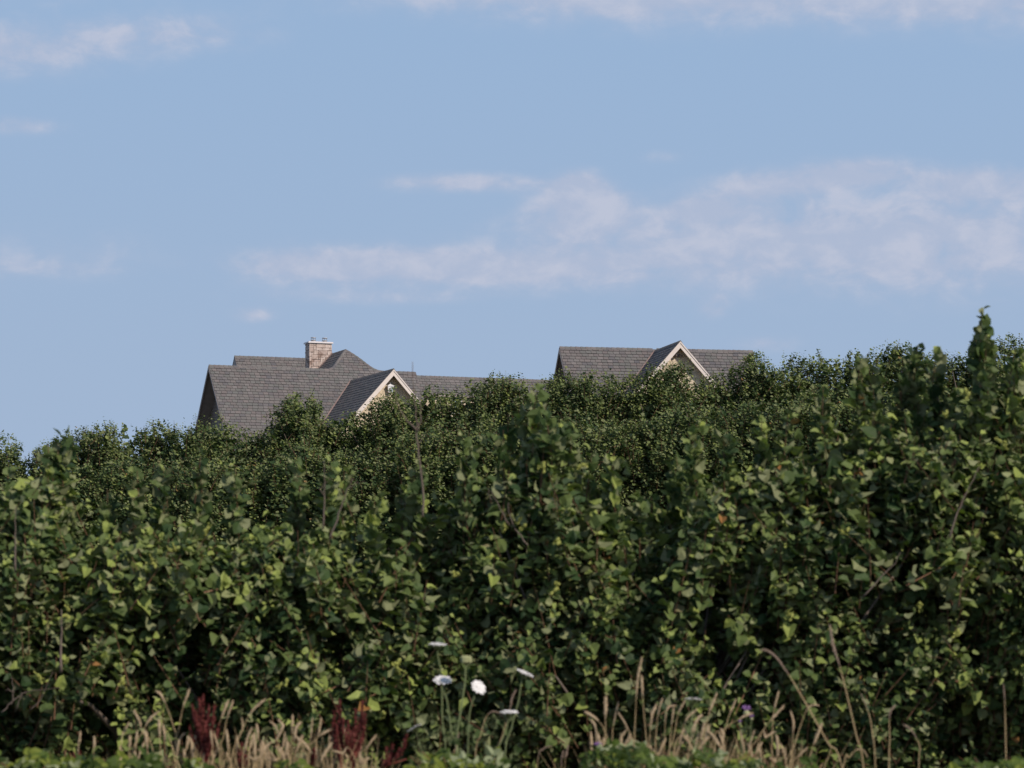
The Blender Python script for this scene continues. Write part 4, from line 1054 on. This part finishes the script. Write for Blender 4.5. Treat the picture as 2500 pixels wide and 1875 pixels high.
grass_plant('tall_grass_stalk', 'low hooked dry grass stalk at the bottom beside the tallest stalk', [[(2117, 1847), (2108, 1832), (2090, 1831), (2072, 1850), (2058, 1875)]], YG - .5, head=HEAD, hw=.007, sr=.0028, seed=19)

def dock(label, base, spikes_, Y, seed):
    rr = np.random.default_rng(seed); b = P(base[0], base[1], Y); gz = float(ground_z(b[0], Y)); root = np.array([b[0], Y, gz]); T_ = thing('red_dock', label, 'plant', root, group='red dock plants on the verge')
    mb = MB(); top = P(spikes_[0][0], spikes_[0][1] + 60, Y) - root; mb.tube([(0, 0, -.05), tuple(b - root), tuple(top)], [.008, .006, .003], 6); mb.build('stem', DOCKST, T_)
    for k, (tx, ty, fy) in enumerate(spikes_):
        yy = Y + rr.uniform(-.06, .06); tipp = P(tx, ty, yy) - root
        f = (fy - ty) ; start = (b - root) + (top - (b - root)) * np.clip((base[1] - fy) / max(1., base[1] - spikes_[0][1]), 0, 1)
        mid = start * .45 + tipp * .55 + np.array([(tipp[0] - start[0]) * .18, 0, -.01]); path = curve_pts([tipp, mid, start], 6)
        mb = MB(); n = len(path); L_ = sum(np.linalg.norm(path[i + 1] - path[i]) for i in range(n - 1)); mb.tube(path, .0018, 4)
        cnt = int(L_ / .00055)
        for q in range(cnt):
            ff = rr.random() ** .9; i = min(n - 2, int(ff * (n - 1))); u = ff * (n - 1) - i; c = path[i] + (path[i + 1] - path[i]) * u
            w = (.006 + .009 * min(1, ff * 3)) * (1 if ff < .85 else .6); whorl = .6 + .4 * math.cos(ff * L_ / .014 * 6.28)
            o_ = nrm(rr.normal(size=3)); c = c + o_ * w * rr.uniform(.2, 1) * whorl; a = nrm(rr.normal(size=3)); bb = nrm(np.cross(a, o_)); s_ = rr.uniform(.0038, .0062)
            mb.add([c - a * s_, c + bb * s_, c + a * s_, c - bb * s_], [(0, 1, 2), (0, 2, 3)])
        mb.build('seed_spike', DOCK, T_)
YD = 12.5
dock('tallest bushy red dock plant with many seed spikes, left on the verge', (499, 1868), [(496, 1696, 1840), (487, 1704, 1800), (510, 1720, 1800), (524, 1718, 1820), (508, 1740, 1800), (534, 1765, 1830), (469, 1718, 1770), (477, 1735, 1790), (463, 1770, 1830), (520, 1750, 1840), (488, 1750, 1830), (528, 1790, 1850), (480, 1780, 1850), (512, 1780, 1860), (500, 1760, 1860), (492, 1800, 1868), (516, 1810, 1868)], YD, 31)
dock('slim red dock with two spikes, left half of the right-hand red pair', (833, 1872), [(829, 1706, 1800), (815, 1735, 1800), (838, 1752, 1810), (812, 1760, 1830), (806, 1775, 1840), (822, 1770, 1850), (830, 1790, 1860), (843, 1800, 1865), (826, 1810, 1870)], YD, 32)
dock('tall red dock with a leaning top, right half of the right-hand red pair', (862, 1874), [(885, 1710, 1800), (868, 1730, 1800), (892, 1742, 1810), (850, 1760, 1830), (878, 1765, 1840), (888, 1775, 1840), (862, 1775, 1850), (870, 1800, 1865), (855, 1805, 1868), (845, 1780, 1860)], YD, 33)
dock('small red dock leaning right toward the white flowers', (931, 1873), [(993, 1793, 1850), (975, 1828, 1860), (958, 1815, 1860), (946, 1822, 1868), (965, 1845, 1870), (950, 1850, 1872)], YD, 34)
dock('short red dock mostly hidden in the dense grass tuft', (588, 1874), [(590, 1813, 1850), (600, 1822, 1860), (582, 1830, 1866), (594, 1840, 1870), (604, 1845, 1872)], YD, 35)
dock('short red dock at the foot of the broad middle tuft', (766, 1874), [(768, 1826, 1860), (762, 1840, 1868), (772, 1845, 1870)], YD, 36)
dock('tiny red dock stub at the lower left corner', (172, 1874), [(196, 1834, 1865), (180, 1840, 1868), (170, 1855, 1870)], YD, 37)

def umbel(parent, root, cpx, cpy, wpx, tilt, Y, stem, seed, closed=False, pale=FLOR):
    rr = np.random.default_rng(seed); c = P(cpx, cpy, Y) - root; R = wpx / 2.12 / FPX * Y
    n = nrm(np.array([math.sin(tilt[0]), math.sin(tilt[1]), math.cos(tilt[0]) * math.cos(tilt[1])])); a = nrm(np.cross(n, [0, 1, .1])); b = np.cross(n, a)
    hub = c - n * R * .75
    pts = [P(x, y, Y) - root for x, y in stem]; last = pts[-1].copy(); last[2] = -.05; path = curve_pts([hub] + pts + [last], 4)
    mb = MB(); k = len(path); mb.tube(path, [(.0036 if closed else .0026) + .0012 * i / k for i in range(k)], 6); st = mb.build('stem', CARST, parent, smooth=True)
    mb = MB(); rays = MB()
    if closed:
        for k in range(26):
            w = k * 2.399; r = R * math.sqrt((k + .5) / 26) * .8
            o_ = (math.cos(w) * a + math.sin(w) * b)
            mb.tube([hub + o_ * r * .25, hub + n * R * .5 + o_ * (r * .6 + R * .35), hub + n * R * 1.2 + o_ * (r * .6 + R * .3), hub + n * R * 1.45 + o_ * r * .7], [.001, .004, .0045, .002], 5)
        mb.build('closed_umbel', GREENH, st)
        return
    for k in range(46):
        w = k * 2.399; r = R * math.sqrt((k + .5) / 46); p = c + (math.cos(w) * a + math.sin(w) * b) * r + n * (R * .12 * (1 - (r / R) ** 2) + rr.normal(0, .0012))
        rays.tube([hub, p - n * .003], [.0009, .0006], 3, cap=False)
        for q in range(13):
            u = rr.normal(size=3); u = nrm(u); o_ = p + (u - n * np.dot(u, n) * .75) * rr.uniform(.002, .0068); s1 = nrm(np.cross(n + u * .5, rr.normal(size=3))); s2 = nrm(np.cross(n + u * .4, s1)); s_ = rr.uniform(.0026, .004)
            mb.add([o_ - s1 * s_, o_ - s2 * s_, o_ + s1 * s_, o_ + s2 * s_], [(0, 1, 2, 3)])
    um = mb.build('umbel', pale, st); rays.build('ray', CARST, st, kind='stuff')

def carrot(label, heads, basepx, Y, seed):
    b = P(basepx, 0, Y); gz = float(ground_z(b[0], Y)); root = np.array([b[0], Y, gz]); T_ = thing('wild_carrot', label, 'flower', root, group='wild carrots on the verge')
    for k, h in enumerate(heads): umbel(T_, root, *h[:4], Y + h[5] if len(h) > 5 else Y, h[4], seed + k, closed=(len(h) > 6 and h[6]))
    rr = np.random.default_rng(seed + 50); mb = MB()
    for k in range(60):
        p = P(basepx + rr.normal(0, 35), rr.uniform(1740, 1880), Y + rr.normal(0, .06)) - root; d = nrm(rr.normal(size=3) + np.array([0, 0, .6]))
        for q in range(4):
            e_ = nrm(d + rr.normal(0, .5, 3)); mb.add([p, p + e_ * .02 + np.array([.0016, 0, 0]), p + e_ * .034, p + e_ * .02 - np.array([.0016, 0, 0])], [(0, 1, 2, 3)])
    mb.build('feathery_leaves', CARST, T_, kind='stuff')
YC = 12.7
carrot('main wild carrot with topmost, tilted and green closed flower heads on crossing stems', [
    (1069, 1573, 46, (.05, -.10), [(1069, 1602), (1076, 1640), (1079, 1700), (1080, 1760), (1088, 1850)], .1),
    (1081, 1660, 47, (.05, -.45), [(1084, 1690), (1092, 1715), (1103, 1793), (1118, 1850)], -.1),
    (1138, 1612, 33, (0, 0), [(1136, 1640), (1135, 1665), (1126, 1726), (1112, 1816), (1115, 1860)], -.2, True),
    (1169, 1677, 40, (.55, -.75), [(1158, 1700), (1147, 1737), (1144, 1790), (1142, 1860)], 0)], 1110, YC, 61)
carrot('wild carrot with the bright flat flower head right of the green closed one', [
    (1243, 1738, 46, (0, -.12), [(1241, 1760), (1232, 1790), (1216, 1828), (1203, 1872)], -.1),
    (1282, 1643, 48, (.42, -.1), [(1272, 1668), (1266, 1710), (1248, 1780), (1232, 1860)], .25)], 1220, YC, 71)
carrot('small wild carrot tilted left over the dock, lowest flower of the group', [(1012, 1777, 40, (-.5, .1), [(1018, 1795), (1024, 1820), (1030, 1870)], 0)], 1028, YC, 81)
carrot('pale half-closed wild carrot head standing in the thickest grass tuft', [(1692, 1707, 46, (.05, .12), [(1690, 1735), (1688, 1780), (1684, 1860)], 0)], 1686, YC, 91)

def thistle(label, heads, basepx, Y, seed):
    rr = np.random.default_rng(seed); b = P(basepx, 0, Y); gz = float(ground_z(b[0], Y)); root = np.array([b[0], Y, gz]); T_ = thing('purple_thistle', label, 'flower', root)
    for (x, y, w) in heads:
        c = P(x, y, Y + rr.normal(0, .02)) - root; R = w / 2 / FPX * Y
        mb = MB(); mb.tube(curve_pts([c, c * np.array([.6, 1, .8]), (0, 0, -.03)], 4), .002, 5); st = mb.build('stem', CARST, T_)
        mb = MB(); mb.tube([c - np.array([0, 0, R]), c - np.array([0, 0, R * .5]), c], [.003, R * .6, R * .45], 8); mb.build('bud', GREENH, st)
        mb = MB()
        for k in range(60):
            d = nrm(np.array([rr.normal(0, .7), rr.normal(0, .7), 1])); s_ = nrm(np.cross(d, rr.normal(size=3))) * .0012; mb.add([c - s_, c + s_, c + d * R * 1.1 + s_, c + d * R * 1.1 - s_], [(0, 1, 2, 3)])
        mb.build('flower_head', PURP, st)
    mb = MB()
    for k in range(24):
        t_ = rr.uniform(.5, .97); p = np.array([0, 0, (P(0, heads[0][1], Y)[2] - gz) * t_]); d = nrm(np.array([rr.normal(), rr.normal(), .5])); s_ = nrm(np.cross(d, [0, 0, 1])) * .006
        mb.add([p, p + d * .03 + s_, p + d * .075, p + d * .03 - s_], [(0, 1, 2, 3)])
    mb.build('leaves', BRAM, T_, kind='stuff')
thistle('purple thistle standing at the right end of the thick grass', [(1835, 1752, 14), (1806, 1764, 12), (1822, 1735, 26)], 1822, 12.9, 101)
thistle('low purple thistle at the left foot of the right-hand clump', [(1460, 1824, 24), (1474, 1834, 12)], 1464, 12.4, 102)

# brambles
def bramble_proto(k):
    rr = np.random.default_rng(500 + k); vs, fs = [], []; tv, tf_ = TN
    for (ang, s_, off) in ((0, 1.0, .25), (1.25, .85, .12), (-1.25, .85, .12)):
        c, n = math.cos(ang), math.sin(ang); v = tv.copy(); v[:, 0] *= .82; v = v * s_; v[:, 2] *= rr.uniform(.5, 1.6)
        w = np.stack([c * v[:, 0] + n * (v[:, 1] + off), -n * v[:, 0] + c * (v[:, 1] + off), v[:, 2]], 1)
        o = len(vs) * len(tv); fs.append(tf_ + o); vs.append(w)
    return mesh_np('leaf', np.concatenate(vs), np.concatenate(fs).reshape(-1), np.full(sum(len(f) for f in fs), 3), BRAM, np.full(len(tv) * 3, [.15, .3, .45, .6, .75, .95][k]))
BP = [bramble_proto(k) for k in range(6)]
def bramble(label, x0, x1, top, Y, n, seed, size=.050):
    rr = np.random.default_rng(seed); xm = (x0 + x1) / 2; b = P(xm, 0, Y); gz = float(ground_z(b[0], Y)); root = np.array([b[0], Y, gz]); T_ = thing('bramble_bush', label, 'bush', root, group='brambles along the road edge')
    for k in range(n):
        u = rr.uniform(-1, 1); yy = Y + rr.uniform(-.45, .3); x = xm + u * (x1 - x0) / 2
        tp = top + 24 + 30 * abs(u) ** 2.5 + rr.normal(0, 10) + 12 * math.sin(x * .05); py = tp + rr.exponential(26)
        p = P(x, py, yy) - root; p[2] -= max(0, (Y - yy)) * .05
        Z = nrm(np.array([0, -.35, .75]) + SUNV * .3 + rr.normal(0, .55, 3)); Y_ = rr.normal(size=3); Y_ = nrm(Y_ - np.dot(Y_, Z) * Z); X_ = np.cross(Y_, Z)
        if rr.random() < .14: Z = -Z; X_ = -X_
        s_ = size * rr.uniform(.6, 1.15); o = bpy.data.objects.new('leaf', BP[rr.integers(0, 6)]); COL.objects.link(o); o.parent = T_
        o.matrix_basis = Matrix(((X_[0] * s_, Y_[0] * s_, Z[0] * s_, p[0]), (X_[1] * s_, Y_[1] * s_, Z[1] * s_, p[1]), (X_[2] * s_, Y_[2] * s_, Z[2] * s_, p[2]), (0, 0, 0, 1)))
    for k in range(7):
        mb = MB(); x = rr.uniform(x0, x1); e_ = P(x, top + rr.uniform(5, 40), Y + rr.uniform(-.3, .2)) - root
        mb.tube(curve_pts([(rr.normal(0, .1), rr.normal(0, .1), 0), (e_[0] * .5, e_[1] * .5, e_[2] * .8), tuple(e_)], 4), .0025, 5); mb.build('cane', TWIG, T_)
bramble('bramble patch filling the lower left corner, with pale leaf undersides', -40, 260, 1828, 12.0, 170, 1)
bramble('bramble patch below the arching grass left of the left red dock', 240, 440, 1838, 12.0, 110, 2)
bramble('bramble sprigs at the foot of the tallest red dock', 420, 560, 1856, 12.0, 50, 3)
bramble('bramble sprigs between the dense and broad dry grass tufts', 620, 780, 1852, 12.1, 60, 4)
bramble('yellow-green bramble patch under the white carrot flowers', 990, 1230, 1822, 12.2, 130, 5, .045)
bramble('bramble patch with a purple flower at the left of the right-hand clump', 1430, 1600, 1800, 12.4, 110, 6, .045)
bramble('bramble patch with pale leaves below the thick right-hand grass', 1580, 1860, 1822, 12.1, 170, 7)
bramble('thin bramble sprigs where the long leaning stalk leaves the frame', 1850, 2010, 1845, 12.1, 50, 8)
bramble('yellowish bramble patch near the lower right corner', 2300, 2540, 1842, 12.0, 100, 9)
